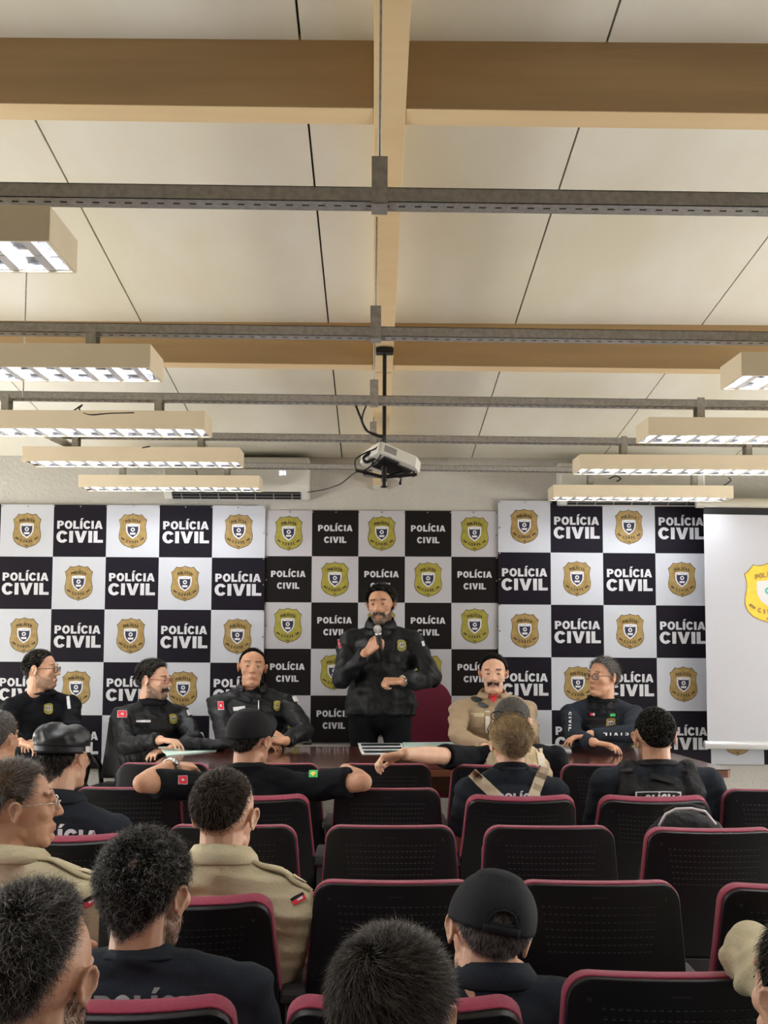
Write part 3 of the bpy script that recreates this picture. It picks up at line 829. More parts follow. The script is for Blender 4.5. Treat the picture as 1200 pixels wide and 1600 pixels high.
def make_chair(recl, folded):
    rt = empty('auditorium_chair', (0, 0, 0))
    shell, ysurf = back_surface(.435, .505, .455, .893, .045, 0, .022)
    for r in range(7):
        for c in range(20):
            x = (c - 9.5) * .0142 * (1 + .02 * (6 - r)); z = .838 - r * .0195
            y = ysurf(x, z) - .0006
            shell.add([(x - .0035, y, z), (x + .0035, y, z), (x + .0035, y - .0002, z + .0045), (x - .0035, y - .0002, z + .0045)], [(0, 1, 2, 3)], 1)
            shell.add([(x - .0045, y - .0006, z - .0022), (x + .0045, y - .0006, z - .0022), (x + .0040, y - .0012, z - .0002), (x - .0040, y - .0012, z - .0002)], [(0, 1, 2, 3)], 3)
    for s in (-1, 1):
        x = s * .178; z = .852; y = ysurf(x, z)
        shell.fru((x, y - .0012, z), (x, y + .003, z), .0055, .0055, 12, 1)
    # a slot and lip near the top of the shell
    shell.add([(x, ysurf(x, z) - .001, z) for x, z in ((-.02, .862), (.02, .862), (.02, .864), (-.02, .864))], [(0, 1, 2, 3)], 2)
    piv = V((0, .02, .46)); RM = Matrix.Translation(piv) @ Matrix.Rotation(recl, 4, 'X') @ Matrix.Translation(-piv)
    me = shell.mesh('backrest_shell', ['shell', 'slot', 'shell2', 'ledge'], True); me.transform(RM)
    put('backrest_shell', me, rt, world=False, bevel=.006)
    cu, _ = back_surface(.442, .512, .47, .8965, .050, .020, .040)
    me = cu.mesh('backrest_upholstery', ['wine'], True); me.transform(RM)
    put('backrest_upholstery', me, rt, world=False, bevel=.014)
    mb, _ = back_surface(.49, .47, .18, .46, .001, .012, .02, 12, 6, .02)
    put('lower_back_panel', mb.mesh('lower_back_panel', ['shell2']), rt, world=False, bevel=.004)
    mb = MB()
    if folded: mb.box((0, .14, .63), (.45, .075, .40), rot=Matrix.Rotation(R(-8), 3, 'X'))
    else: mb.box((0, .30, .405), (.46, .44, .09))
    put('seat', mb.mesh('seat', ['wine']), rt, world=False, bevel=.03)
    mb = MB()
    mb.prism([(-.035, -.01), (.035, -.01), (.03, .30), (-.03, .30)], .585, .622, mtx=Matrix.Translation((PITCH / 2, 0, 0)))
    put('armrest', mb.mesh('armrest', ['shell2']), rt, world=False, bevel=.012)
    mb = MB().box((PITCH / 2, .12, .40), (.042, .22, .37)).box((PITCH / 2, .12, .11), (.05, .09, .22)).box((PITCH / 2, .12, .012), (.08, .34, .024))
    put('side_support', mb.mesh('side_support', ['shell2']), rt, world=False, bevel=.006)
    put('beam', MB().box((0, .12, .30), (PITCH - .05, .05, .05)).mesh('beam', ['black_metal']), rt, world=False)
    return rt


protoE = make_chair(0, True); protoO = make_chair(R(20), False); protoS = make_chair(R(7), False)
CH = []
rown = {1: 'front row', 2: 'second row', 3: 'third row', 4: 'fourth row', 5: 'fifth row', 6: 'rearmost row'}
occ = {(2, -3): 'under the grey-haired man at the left edge', (3, -2): 'under the man in the satin cap', (2, -1): 'under the man with outspread arms', (1, 1): 'under the man in the camouflage vest',
       (2, 1): 'under the woman with a hair bun', (2, 2): 'under the man in the black tactical vest', (4, -2): 'under the khaki-shirted man in profile', (4, -1): 'under the khaki-shirted man seen from behind',
       (5, -1): 'under the curly-haired man', (5, 0): 'under the man with the washed cap', (5, 2): 'under the person whose khaki sleeve shows, off frame', (6, -1): 'under the man in the bottom left corner', (6, 0): 'under the man nearest the camera',
       (6, 1): 'under the person in the bottom right corner'}
emp = {1: [-2, -1, 0, 2], 2: [-2, 0, 3], 3: [-1, 0, 1, 2], 4: [0, 1, 2], 5: [1], 6: []}
posn = {-3: 'far left', -2: 'second place left of the centre seat', -1: 'just left of the centre seat', 0: 'centre seat', 1: 'just right of the centre seat', 2: 'second place right of the centre seat', 3: 'at the right frame edge'}
used = set()
for r in range(1, 7):
    for k in range(-3, 4):
        o_ = (r, k) in occ
        if not o_ and k not in emp[r]: continue
        pr = protoO if o_ else (protoS if (r, k) in ((3, 2), (4, 2)) else protoE)
        if (r, k) == (1, 1): pr = protoS
        c = pr if pr.name not in used else copy_tree(pr)
        used.add(pr.name)
        c.location = (CX0 + k * PITCH, ROWY[r], 0)
        if o_: lab = 'occupied wine-trimmed black auditorium chair ' + occ[(r, k)]
        else: lab = 'empty black auditorium chair with wine trim, %s, %s' % (rown[r], posn[k])
        tag(c, lab, 'chair', 'auditorium chairs with perforated black backs')

# ------------------------------------------------------------------ people
def rot_head(az, pitch=0, roll=0):
    return Matrix.Rotation(-R(az), 3, 'Z') @ Matrix.Rotation(R(pitch), 3, 'X') @ Matrix.Rotation(R(roll), 3, 'Y')


def head_prims(mb, Mh, S, female=False, jaw=1.0):
    Rm = Mh.to_3x3(); 
    Ru = Rm.copy(); Ru.normalize()
    E = lambda c, r, rx=0, ry=0, rz=0: mb.ell(Mh @ V(c), tuple(x * S for x in r), Ru @ (Matrix.Rotation(R(rz), 3, 'Z') @ Matrix.Rotation(R(ry), 3, 'Y') @ Matrix.Rotation(R(rx), 3, 'X')), nu=24, nv=16)
    C = lambda a, b, r0, r1: mb.cap(Mh @ V(a), Mh @ V(b), r0 * S, r1 * S)
    E((0, -.018, .032), (.0765, .096, .086))
    E((0, .020, -.005), (.066, .070, .080))
    E((0, .026, -.052), (.056 * jaw, .056, .062))
    E((0, .062, -.094), (.024, .018, .018))
    C((-.043 * jaw, .0, -.058), (-.020, .060, -.092), .016, .016); C((.043 * jaw, .0, -.058), (.020, .060, -.092), .016, .016)
    for s in (-1, 1):
        E((s * .030, .078, .034), (.024, .011, .008), 0, -s * 6, -s * 16)
        E((s * .041, .053, -.012), (.023, .024, .024))
        E((s * .0315, .0745, .012), (.0155, .0125, .011))
        # ear: rim, bowl and lobe
        ec = V((s * .0755, -.012, .001)); er = Matrix.Rotation(R(s * -17), 3, 'Z') @ Matrix.Rotation(R(-12), 3, 'X')
        pts = [Mh @ (ec + er @ V((s * .009 + s * .004 * math.sin(t), .0145 * math.cos(t) * (1.05 if math.sin(t) > 0 else .7), .026 * math.sin(t) - .001))) for t in [R(a) for a in range(-60, 230, 24)]]
        mb.tube(pts, [.0042 * S] * len(pts), n=8)
        for p in (pts[0], pts[-1]): mb.ell(p, (.0045 * S,) * 3, nu=8, nv=6)
        E(ec + er @ V((s * .004, -.001, .002)), (.0036, .0135, .022), -12, 0, s * -22)
        E(ec + er @ V((s * .005, .003, -.0225)), (.0045, .0075, .009))
    C((0, .086, .022), (0, .103, -.016), .0075, .011)
    E((0, .104, -.019), (.012, .011, .0095))
    for s in (-1, 1): E((s * .0125, .094, -.021), (.008, .010, .0075))
    E((0, .075, -.056), (.027, .016, .019))
    E((0, .0885, -.0525), (.0220, .0060, .0044)); E((0, .0875, -.0620), (.0185, .0060, .0052))
    E((0, .078, -.084), (.02, .012, .012))
    # neck
    mb.cap(Mh @ V((0, -.022, -.02)), Mh @ V((0, -.036, -.115)), .055 * S, .055 * S)


def hand_prims(mb, wrist, d, palm, S, side, curl=(35, 45, 30), spread=4, thumb=(35, 20)):
    """d: towards the fingertips; palm: direction the palm faces; side +1 puts the thumb on +cross(d, palm)"""
    d = V(d).normalized(); n = (V(palm) - d * V(palm).dot(d)).normalized(); a = d.cross(n) * side
    q = lambda x, y, z=0: V(wrist) + (d * x + a * y + n * z) * S
    # palm
    for y in (-.030, -.011, .009, .027): mb.cap(q(.012, y * .75), q(.082, y), .0135 * S, .0115 * S, n=10)
    mb.cap(q(.02, .018, .006), q(.055, .030, .008), .015 * S, .012 * S, n=10)
    for i, (y, L) in enumerate(((.029, .072), (.010, .080), (-.010, .074), (-.029, .060))):
        p = q(.085 - .004 * abs(i - 1), y); ang = 0; r = .0088 * S
        sp = math.radians(spread * (1.5 - i)) 
        base = (d * math.cos(sp) + a * math.sin(sp)).normalized()
        for j, f in enumerate((.46, .30, .24)):
            ang += R(curl[j] + (i - 1) * 2)
            dr = base * math.cos(ang) + n * math.sin(ang)
            p2 = p + dr * L * f * S
            mb.cap(p, p2, r, r * .92, n=10); p = p2; r *= .92
    p = q(.028, .034, .006); ang = R(thumb[0])
    dr = (d * math.cos(ang) + a * math.sin(ang) + n * .35).normalized()
    p2 = p + dr * .040 * S; mb.cap(p, p2, .0125 * S, .0105 * S, n=10)
    ang2 = ang - R(thumb[1]); dr = (d * math.cos(ang2) + a * math.sin(ang2) + n * .55).normalized()
    mb.cap(p2, p2 + dr * .030 * S, .0100 * S, .0085 * S, n=10)


def solve(px, py, anchor, L, near=True):
    """point seen at (px, py), L away from anchor"""
    d = ray(px, py).normalized(); o = CAM - V(anchor)
    b = o.dot(d); c = o.dot(o) - L * L; D = b * b - c
    if D <= 0:
        p = CAM + d * (-b); return V(anchor) + (p - V(anchor)).normalized() * L
    t = -b - math.sqrt(D) if near else -b + math.sqrt(D)
    return CAM + d * t


def interp_line(az, line):
    return np.interp(az, [p[0] for p in line], [p[1] for p in line])


HAIR = {
    'short': [(0, 42), (30, 41), (52, 32), (70, 4), (80, -12), (88, 0), (98, 4), (115, -24), (140, -48), (180, -54)],
    'corner': [(0, 42), (55, 40), (75, 42), (100, 30), (120, 5), (150, -40), (180, -50)],
    'receding': [(0, 50), (20, 50), (40, 42), (60, 30), (72, 4), (80, -12), (88, 0), (98, 4), (115, -24), (140, -48), (180, -54)],
    'fade': [(0, 42), (30, 41), (55, 36), (75, 14), (90, 2), (100, 2), (120, -30), (150, -50), (180, -54)],
    'full': [(0, 43), (25, 42), (50, 32), (70, 2), (80, -14), (88, -2), (98, 0), (112, -34), (140, -58), (180, -64)],
    'bun': [(0, 36), (40, 34), (60, 20), (80, 0), (95, -5), (120, -30), (150, -44), (180, -48)],
}


def hair_mask(loc, line, soft=10, bald=None):
    """loc Nx3 head coordinates -> 0..1"""
    c = np.array([0, -.018, .032]); d = (loc - c) / np.array([.0765, .096, .086])
    d = d / (np.linalg.norm(d, axis=1)[:, None] + 1e-9)
    az = np.degrees(np.abs(np.arctan2(d[:, 0], d[:, 1]))); el = np.degrees(np.arcsin(np.clip(d[:, 2], -1, 1)))
    t = np.clip((el - interp_line(az, line)) / soft, 0, 1)
    ear = (np.abs(loc[:, 0]) > .0815) & (loc[:, 2] < .04) & (loc[:, 2] > -.05)
    t = np.where(ear, 0, t)
    if bald:
        for b in bald:
            dd = np.linalg.norm(d - np.array(b[0]) / np.linalg.norm(b[0]), axis=1)
            t = t * np.clip((dd - b[1]) / b[2] + b[3], 0, 1)
    return t


def ribbons(roots, nrm, flow, L, wd, rs, curl=0.0, lift=.5, droop=.3, seg=3, jit=.25):
    N = len(roots)
    if N == 0: return np.zeros((0, 3)), np.zeros((0, 4), int)
    nz = lambda a: a / (np.linalg.norm(a, axis=1)[:, None] + 1e-9)
    flow = nz(flow - nrm * (flow * nrm).sum(1)[:, None])
    d0 = nz(flow * (1 - lift) + nrm * lift + rs.normal(size=(N, 3)) * jit)
    d1 = nz(flow - nrm * droop + rs.normal(size=(N, 3)) * jit)
    e1 = nz(np.cross(d0, nrm + .01)); e2 = nz(np.cross(d0, e1))
    LL = (L * rs.uniform(.7, 1.25, N))[:, None]
    ph = rs.uniform(0, 6.28, N)[:, None]; fr = rs.uniform(.8, 1.5, N)[:, None]
    sd = nz(np.cross(d0, nz(rs.normal(size=(N, 3)))))
    vs = np.zeros((N, (seg + 1) * 2, 3))
    for k in range(seg + 1):
        u = k / seg
        p = roots + LL * (d0 * u * (1 - .35 * u) + d1 * u * u * .45)
        if curl: p = p + curl * LL * u ** .7 * (e1 * np.cos(6.28 * fr * u + ph) + e2 * np.sin(6.28 * fr * u + ph)) * 1.0
        ww = wd * (1 - .75 * u)
        vs[:, 2 * k] = p - sd * ww / 2; vs[:, 2 * k + 1] = p + sd * ww / 2
    base = (np.arange(N) * (seg + 1) * 2)[:, None, None]
    q = np.array([[2 * k, 2 * k + 1, 2 * k + 3, 2 * k + 2] for k in range(seg)])[None]
    return vs.reshape(-1, 3), (base + q).reshape(-1, 4)


def np_mesh(name, blocks, mats):
    """blocks: list of (verts, quads, material index array or int)"""
    vs = []; fs = []; mi = []; n = 0
    for v, f, m in blocks:
        if len(f) == 0: continue
        vs.append(v); fs.append(f + n); mi.append(np.full(len(f), m) if np.isscalar(m) else m); n += len(v)
    v = np.concatenate(vs); f = np.concatenate(fs); mi = np.concatenate(mi)
    me = bpy.data.meshes.new(name)
    me.vertices.add(len(v)); me.vertices.foreach_set('co', v.astype(np.float32).ravel())
    me.loops.add(len(f) * 4); me.loops.foreach_set('vertex_index', f.astype(np.int32).ravel())
    me.polygons.add(len(f)); me.polygons.foreach_set('loop_start', np.arange(0, len(f) * 4, 4, dtype=np.int32))
    for m in mats: me.materials.append(M[m])
    me.polygons.foreach_set('material_index', mi.astype(np.int32))
    me.polygons.foreach_set('use_smooth', [True] * len(f))
    me.update(calc_edges=True); me.validate()
    return me


def shell_verts(Mh, line, T, soft, bald=None, nu=64, nv=44, lump=0, seed=0, wavy=9.0):
    """closed skull-shaped surface that rises above the skin only where hair grows"""
    vs = []
    for j in range(nv + 1):
        ph = -math.pi / 2 + math.pi * j / nv
        for i in range(nu):
            t = 2 * math.pi * i / nu
            vs.append((math.cos(ph) * math.cos(t), math.cos(ph) * math.sin(t), math.sin(ph)))
    d = np.array(vs); r0 = np.array([.0765, .096, .086]); c = np.array([0, -.018, .032])
    loc = c + d * r0
    m = hair_mask(loc, line, soft, bald)
    az = np.abs(np.degrees(np.arctan2(d[:, 0], d[:, 1])))
    rs = np.random.RandomState(seed); k = rs.normal(size=(8, 3)) * wavy; p = rs.uniform(0, 6.28, 8)
    lumps = np.sin(d @ k.T + p).sum(1) / 4
    m = np.clip((m - (.35 if soft > 24 else 0)) / (.65 if soft > 24 else 1), 0, 1)
    h = np.where(m > 0, T * (m ** .6) * (1 + lump * lumps) , -.008)
    # the lower rear of the skull meets the neck: let the shell follow it
    nape = np.clip((-loc[:, 2] + .01) / .08, 0, 1) * np.clip((-loc[:, 1]) / .06, 0, 1)
    n = d / r0; n /= np.linalg.norm(n, axis=1)[:, None]
    loc = loc + n * h[:, None]
    q = []
    for j in range(nv):
        for i in range(nu):
            a = j * nu + i; b = j * nu + (i + 1) % nu
            q.append((a, b, b + nu, a + nu))
    Mn = np.array(Mh)
    return loc @ Mn[:3, :3].T + Mn[:3, 3], np.array(q)


def person(label, head, Y, S=1.0, yaw=0, hyaw=None, hpitch=0, hroll=0, skin='mid', hair=None, beard=None, brows=True, eyes=True,
           cloth='cotton', sleeve='long', arms=(), sh_drop=0, sh_roll=0, sh_fwd=-.045, bw=1.0, fat=1.0, hipy=-.10, hipz=.50, stand=False,
           vox=.006, collar=None, glasses=None, seed=1, shoulder_shift=(0, 0), base_z=0, jaw=1.0, trouser='trouser', female=False, cvox=.008, wr=.006, hem=None, neckshift=(0, 0), knee_dy=.42, nk=0.0, smile=0.0):
    """build a clothed person; returns (root, info)"""
    hyaw = yaw if hyaw is None else hyaw
    Hc = P(head[0], head[1], Y)
    Mh = Matrix.Translation(Hc) @ rot_head(hyaw, hpitch, hroll).to_4x4() @ Matrix.Scale(S, 4)
    B = Matrix.Rotation(-R(yaw), 3, 'Z')
    L = lambda x, y, z: Hc + B @ V((x, y, z)) * S
    shx, shy = shoulder_shift
    tilt = R(sh_roll)
    nb = L(shx * .6, -.040 + shy * .6, -.138 + nk)
    sh = {}
    for s in (-1, 1):
        sh[s] = L(shx + s * .180 * bw * math.cos(tilt), sh_fwd + shy, -.222 - sh_drop + s * .18 * math.sin(tilt))
    smid = (sh[-1] + sh[1]) / 2
    hz = (hipz + base_z)
    hip = L(shx * .7, hipy, 0); hip.z = hz
    root = empty('person', (hip.x, hip.y, base_z), label=label, cat='person')
    spine = (smid - hip); sl_ = spine.length; sd = spine.normalized()
    fx = B @ V((1, 0, 0)); fy = sd.cross(fx).normalized() * 1.0
    if fy.dot(B @ V((0, 1, 0))) < 0: fy = -fy
    fx2 = fy.cross(sd).normalized()
    TR = Matrix((fx2, fy, sd)).transposed()
    if TR.determinant() < 0: TR = Matrix((-fx2, fy, sd)).transposed()
    # ---- joints of the arms
    AR = {}
    UA, FA = .285 * S, .255 * S
    given = {a['side']: a for a in arms}
    for s in (-1, 1):
        a = given.get(s)
        if a is None:
            el = sh[s] + B @ V((s * .05, .06, -.275)) * S
            wr_ = el + B @ V((-s * .08, .22, -.02)) * S
            AR[s] = (el, wr_, dict(d=B @ V((-s * .3, 1, -.1)), palm=V((0, 0, -1)), curl=(20, 25, 15), thumb=(35, 20)))
        else:
            e = a['e']; el = solve(e[0], e[1], sh[s], UA * a.get('ul', 1), a.get('en', True)) if not isinstance(e, Vector) else e
            w2 = a['w']; wr_ = solve(w2[0], w2[1], el, FA * a.get('fl', 1), a.get('wn', True)) if not isinstance(w2, Vector) else w2
            AR[s] = (el, wr_, a)
    # ---- skin
    mb = MB(); head_prims(mb, Mh, S, female, jaw)
    mb.cap(Mh @ V((0, -.034, -.10)), nb - V((0, 0, .03)), .053 * S, .052 * S)
    mb.ell(smid + TR @ V((0, .01, -.06)) * S, (.15 * S * bw, .075 * S, .10 * S), TR)
    for s in (-1, 1):
        mb.cap(nb - V((0, 0, .02)) * S, sh[s] - TR @ V((s * .02, 0, 0)) * S, .036 * S, .040 * S)
        el, wr_, a = AR[s]
        mb.cap(sh[s], el, .044 * S, .037 * S)
        mid = el.lerp(wr_, .3)
        mb.cap(el, mid, .037 * S, .039 * S); mb.cap(mid, wr_, .039 * S, .0255 * S)
        mb.ell(wr_, (.027 * S,) * 3)
        dd = a.get('d'); dd = (wr_ - el).normalized() if dd is None else V(dd)
        hand_prims(mb, wr_ + dd.normalized() * .012 * S, dd, a.get('palm', V((0, 0, -1))), S, a.get('ts', s), a.get('curl', (30, 35, 25)), a.get('spread', 4), a.get('thumb', (35, 20)))
    body = blob(mb, 'body', ['skin_' + skin, 'lip_' + skin, 'stub_' + skin, 'scalp_' + skin, 'slot'], vox, 2 if vox < .005 else 3)
    # colour of skin regions
    n = len(body.polygons); cen = np.empty(n * 3, np.float32); body.polygons.foreach_get('center', cen); cen = cen.reshape(-1, 3)
    nor = np.empty(n * 3, np.float32); body.polygons.foreach_get('normal', nor); nor = nor.reshape(-1, 3)
    Mi = np.array(Mh.inverted()); loc = cen @ Mi[:3, :3].T + Mi[:3, 3]
    Rn = np.array(Mh.to_3x3().normalized()); nl = nor @ Rn
    mi = np.zeros(n, np.int32)
    x, y, z = loc[:, 0], loc[:, 1], loc[:, 2]
    onhead = (z > -.16) & (z < .2) & (np.abs(x) < .12) & (np.abs(y) < .14)
    bm = np.zeros(n)
    if beard:
        # jaw and cheeks below a line from the sideburn to the mouth corner; chin and moustache
        zl = np.interp(y, [-.02, .02, .06, .085, .11], [.0, -.035, -.050, -.036, -.036])
        bm = (onhead & (z < zl) & (z > -.122) & (y > -.022) & ((z > -.105) | (y > .02))).astype(float)
        lipz = (np.abs(x) < .024) & (z > -.070) & (z < -.0475) & (y > .078)
        bm[lipz] = 0
        nose = (z > -.034) & (y > .09); bm[nose] = 0
        bm[(np.abs(x) > .079)] = 0
        mi[bm > 0] = 2
    mo = onhead & (np.abs(x) < .034) & (z < -.034) & (z > -.0495 - .25 * np.abs(x) * (z < -.046)) & (y > .072)
    mi[onhead & (((x / .0235) ** 2 + ((z + .0575) / .0098) ** 2) < 1) & (y > .078)] = 1
    hm = np.zeros(n); rs0 = np.random.RandomState(7)
    if hair and hair.get('line'):
        line = HAIR[hair['line']]
        hm = hair_mask(loc, line, hair.get('soft', 10), hair.get('bald')) * onhead
        mi[hm > (.25 if hair.get('soft', 10) < 20 else .08 + .75 * np.random.RandomState(1).rand(n))] = 3
    if hair and hair.get('bald'):
        full = hair_mask(loc, line, 10) * onhead
        mi[(full > .9) & (hm < .3) & (rs0.rand(n) < .55)] = 3
    body.polygons.foreach_set('material_index', mi)
    bvh_body = BVHTree.FromPolygons([v.co.copy() for v in body.vertices], [tuple(p.vertices) for p in body.polygons])
    put('body', body, root)
    rs = np.random.RandomState(seed)

    def grow(mask, N, Lh, wd, cols, flowfn, name, curl=0, lift=.5, droop=.3, jit=.25, off=0.0, shell=None, cfrac=None, rn=.0022, seg=3):
        p = mask / (mask.sum() + 1e-9)
        if mask.sum() < 1: return
        idx = rs.choice(n, N, p=p); rt_ = cen[idx] + nor[idx] * (off * S) * mask[idx][:, None] + rs.normal(size=(N, 3)) * rn * S
        fl = flowfn(loc[idx]) @ Rn.T
        Lx = Lh * S * (.55 + .45 * np.minimum(1, mask[idx]))
        v, f = ribbons(rt_, nor[idx], fl, Lx, wd * S, rs, curl, lift, droop, seg, jit)
        nf = seg; ci = rs.choice(len(cols), N, p=cfrac) if cfrac is not None else rs.choice(len(cols), N)
        blocks = [(v, f, np.repeat(ci, nf))]
        if shell is not None: blocks.append((shell[0], shell[1], len(cols)))
        put(name, np_mesh(name, blocks, ['hair_' + c for c in cols] + ['under_' + cols[0]]), root)

    if hair and hair.get('n', 1):
        crown = np.array(hair.get('crown', (0.01, -.075, .09)))
        def fl(l):
            d = (l - crown) * (-1 if hair.get('toward') else 1); sw = np.stack([-d[:, 1], d[:, 0], d[:, 2] * 0], 1) * hair.get('swirl', .35)
            return d + sw + np.array(hair.get('comb', (0, 0, 0)))
        shell = None
        T = hair.get('T', .008)
        shl = shell_verts(Mh, HAIR[hair['line']], T, hair.get('soft', 10), hair.get('bald'), lump=hair.get('lump', 0), seed=seed, wavy=hair.get('wavy', 9))
        hs = np.where(hm > .03, hm, 0)
        if hair.get('bald'): hs = np.maximum(hs, .45 * (hair_mask(loc, line, hair.get('soft', 10)) * onhead > .5))
        if hair.get('zmax'): hs = hs * (z < hair['zmax'])
        grow(hs, hair.get('n', 3000), hair.get('L', .02), hair.get('w', .0012), hair['cols'], fl, 'hair', hair.get('curl', 0), hair.get('lift', .4), hair.get('droop', .3),
             hair.get('jit', .25), T * .8, shl, hair.get('frac'), seg=6 if hair.get('curl') else 3)
    if beard:
        bd = bm * (y > -.03)
        grow(bd, beard.get('n', 1800), beard.get('L', .012), beard.get('w', .0012), beard['cols'], lambda l: np.tile([0, .2, -1.], (len(l), 1)), 'beard', .1, .2, .25, rn=.001, cfrac=beard.get('frac'))
    if (beard and beard.get('mo', True)) or hair and hair.get('moustache'):
        grow(mo.astype(float), 500, .013, .0013, (beard or hair)['cols'] if beard else [hair['cols'][0]], lambda l: np.stack([np.sign(l[:, 0]) * .8, l[:, 1] * 0, l[:, 0] * 0 - .8], 1), 'moustache', 0, .2, .2, jit=.12, off=.001, rn=.001)
    if brows:
        bw_ = onhead & (np.abs(np.abs(x) - .030) < .017) & (np.abs(z - (.0385 - .12 * np.abs(np.abs(x) - .03))) < .0042) & (y > .06)
        grow(bw_.astype(float), 420, .0062, .0013, [hair['cols'][0] if hair else 'darkbrown'], lambda l: np.stack([np.sign(l[:, 0]), l[:, 0] * 0, l[:, 0] * 0 + .2], 1), 'eyebrows', 0, .08, .1, jit=.06, rn=.0008)
    if eyes:
        eb = MB(); Ru = Mh.to_3x3().normalized()
        for s in (-1, 1):
            eb.ell(Mh @ V((s * .0315, .0795, .0115)), (.0112 * S, .0092 * S, .0044 * S), Ru, 0, 14, 10)
            gz = (0.0 if not isinstance(eyes, tuple) else eyes[0])
            eb.ell(Mh @ V((s * .0315 + gz, .0860, .0115)), (.0050 * S, .0030 * S, .0040 * S), Ru, 1, 12, 8)
            eb.tube([Mh @ V((s * (.0315 + q * .0125), .0872 - abs(q) * .003 - (q > 0) * q * .003, .0155 - .0030 * q * q)) for q in (-1, -.5, 0, .5, 1)], .0011 * S, 2, 5)
        put('eyes', eb.mesh('eyes', ['eye_white', 'iris', 'slot'], True), root)
        put('mouth', MB().tube([Mh @ V((q * .021, .0935 - .010 * q * q, -.0572 + (.001 + smile) * q * q)) for q in (-1, -.66, -.33, 0, .33, .66, 1)], .0010 * S, 0, 5).mesh('mouth', ['iris'], True), root)
    if glasses:
        gb = MB(); gr = glasses.get('r', (.022, .017)); gy = .1035
        for s in (-1, 1):
            pts = []
            for a_ in range(0, 360, 20):
                cx_, sx_ = math.cos(R(a_)), math.sin(R(a_))
                pts.append(Mh @ V((s * .0325 + gr[0] * math.copysign(abs(cx_) ** .7, cx_), gy - .010 * abs(s * .0325 + gr[0] * cx_) / .05, .008 + gr[1] * math.copysign(abs(sx_) ** .7, sx_))))
            gb.tube(pts, glasses.get('t', .0016) * S, 0, 6, True)
            gb.add(pts, [tuple(range(len(pts)))], 1)
            gb.tube([Mh @ V((s * .055, .092, .014)), Mh @ V((s * .079, .075, .016)), Mh @ V((s * .084, .01, .014)), Mh @ V((s * .082, -.015, .008)), Mh @ V((s * .080, -.03, -.012))], .0017 * S, 0, 6)
        gb.tube([Mh @ V((-.011, gy, .010)), Mh @ V((0, gy + .003, .013)), Mh @ V((.011, gy, .010))], .0014 * S, 0, 6)
        gm = gb.mesh('glasses', [glasses.get('m', 'cable'), 'glass'], True)
        put('glasses', gm, root)
    # ---- clothing of the upper body
    mb = MB(); k = {'long': .009, 'short': .006}[sleeve] if fat else 0
    T = lambda x_, y_, z_: TR @ V((x_, y_, z_)) * S
    mb.ell(smid + T(0, .012, -.09), (.165 * S * bw * fat, .105 * S * fat, .155 * S), TR)
    mb.ell(smid + T(0, -.02, -.03), (.150 * S * bw, .080 * S, .085 * S), TR)
    mb.ell(smid.lerp(hip, .55), (.158 * S * fat * bw, .118 * S * fat, .40 * sl_), TR)
    mb.ell(smid.lerp(hip, .88), (.172 * S * fat * bw, .125 * S * fat, .15 * S), TR)
    if hem: mb.fru(smid.lerp(hip, .35), hip + V((0, 0, hem * S)), .165 * S * fat, .185 * S * fat, 28, asp=.70 if abs(fx.x) > .7 else 1.3, side=fx)
    mb.cap(nb + T(0, -.01, .02), nb + T(0, 0, -.03), .066 * S, .078 * S)
    skip = (Mh @ V((0, 0, 0)))
    for s in (-1, 1):
        mb.cap(nb + T(s * .02, -.012, -.02), sh[s] + T(0, 0, -.005), .058 * S, (.052 + k) * S)
        el, wr_, a = AR[s]
        mb.cap(sh[s], smid + T(s * .12 * bw, 0, -.14), (.056 + k) * S, .07 * S)
        if sleeve == 'long':
            mb.cap(sh[s], el, (.050 + k) * S, (.043 + k) * S)
            e2 = el.lerp(wr_, .93)
            mb.fru(el, e2, (.043 + k) * S, (.031 + k * .5) * S, 18)
        else:
            e2 = sh[s].lerp(el, a.get('sl', .62))
            mb.ell(sh[s], ((.052 + k) * S,) * 3)
            mb.fru(sh[s], e2, (.052 + k) * S, (.050 + k) * S, 20)
    top = blob(mb, 'shirt', [cloth, 'slot'], cvox, 3, wrinkle(wr * S, 1.0, seed))
    # open the neck: push cloth that would cover the neck down to the collar line
    co = np.empty(len(top.vertices) * 3, np.float32); top.vertices.foreach_get('co', co); co = co.reshape(-1, 3)
    lim = nb.z + (.020 * S); over = co[:, 2] > lim
    rad = np.hypot(co[:, 0] - nb.x, co[:, 1] - nb.y)
    sel = over & (rad < .11 * S); co[sel, 2] = lim + (co[sel, 2] - lim) * .2
    top.vertices.foreach_set('co', co.ravel()); top.update()
    topname = {'jacket': 'jacket'}.get(cloth, 'shirt')
    top.name = topname
    bvh = BVHTree.FromPolygons([v.co.copy() for v in top.vertices], [tuple(p.vertices) for p in top.polygons])
    shirt = put(topname, top, root)
    nd = (Hc - nb).normalized(); nd = (V((0, 0, 1)) * .8 + nd * .4).normalized()
    if collar:
        cm, ch_, cr, op = collar        # material, height, radius, open at front (0..1)
        cb = MB(); u = B @ V((1, 0, 0)); w_ = B @ V((0, 1, 0)); c0 = nb + V((0, 0, .012 * S)) + w_ * (.012 * S)
        nn = 40; vs = []; fs = []
        for i in range(nn + 1):
            a_ = R(90 + op * 60) + (2 * math.pi - 2 * R(op * 60)) * i / nn
            for j, (r_, h_) in enumerate(((.0, 0), (-.006, 1), (-.003, 1.05), (.012, .45), (.016, .0), (.013, -.12))):
                fr = .5 + .5 * math.sin(a_)       # 1 at the front
                rr = (cr + .004 + r_) * S
                vs.append(c0 + u * rr * math.cos(a_) * 1.02 + w_ * rr * math.sin(a_) * 1.02 + V((0, 0, (ch_ * h_ * (1 - .45 * fr) - .018 * fr + .004) * S)))
        m_ = 6
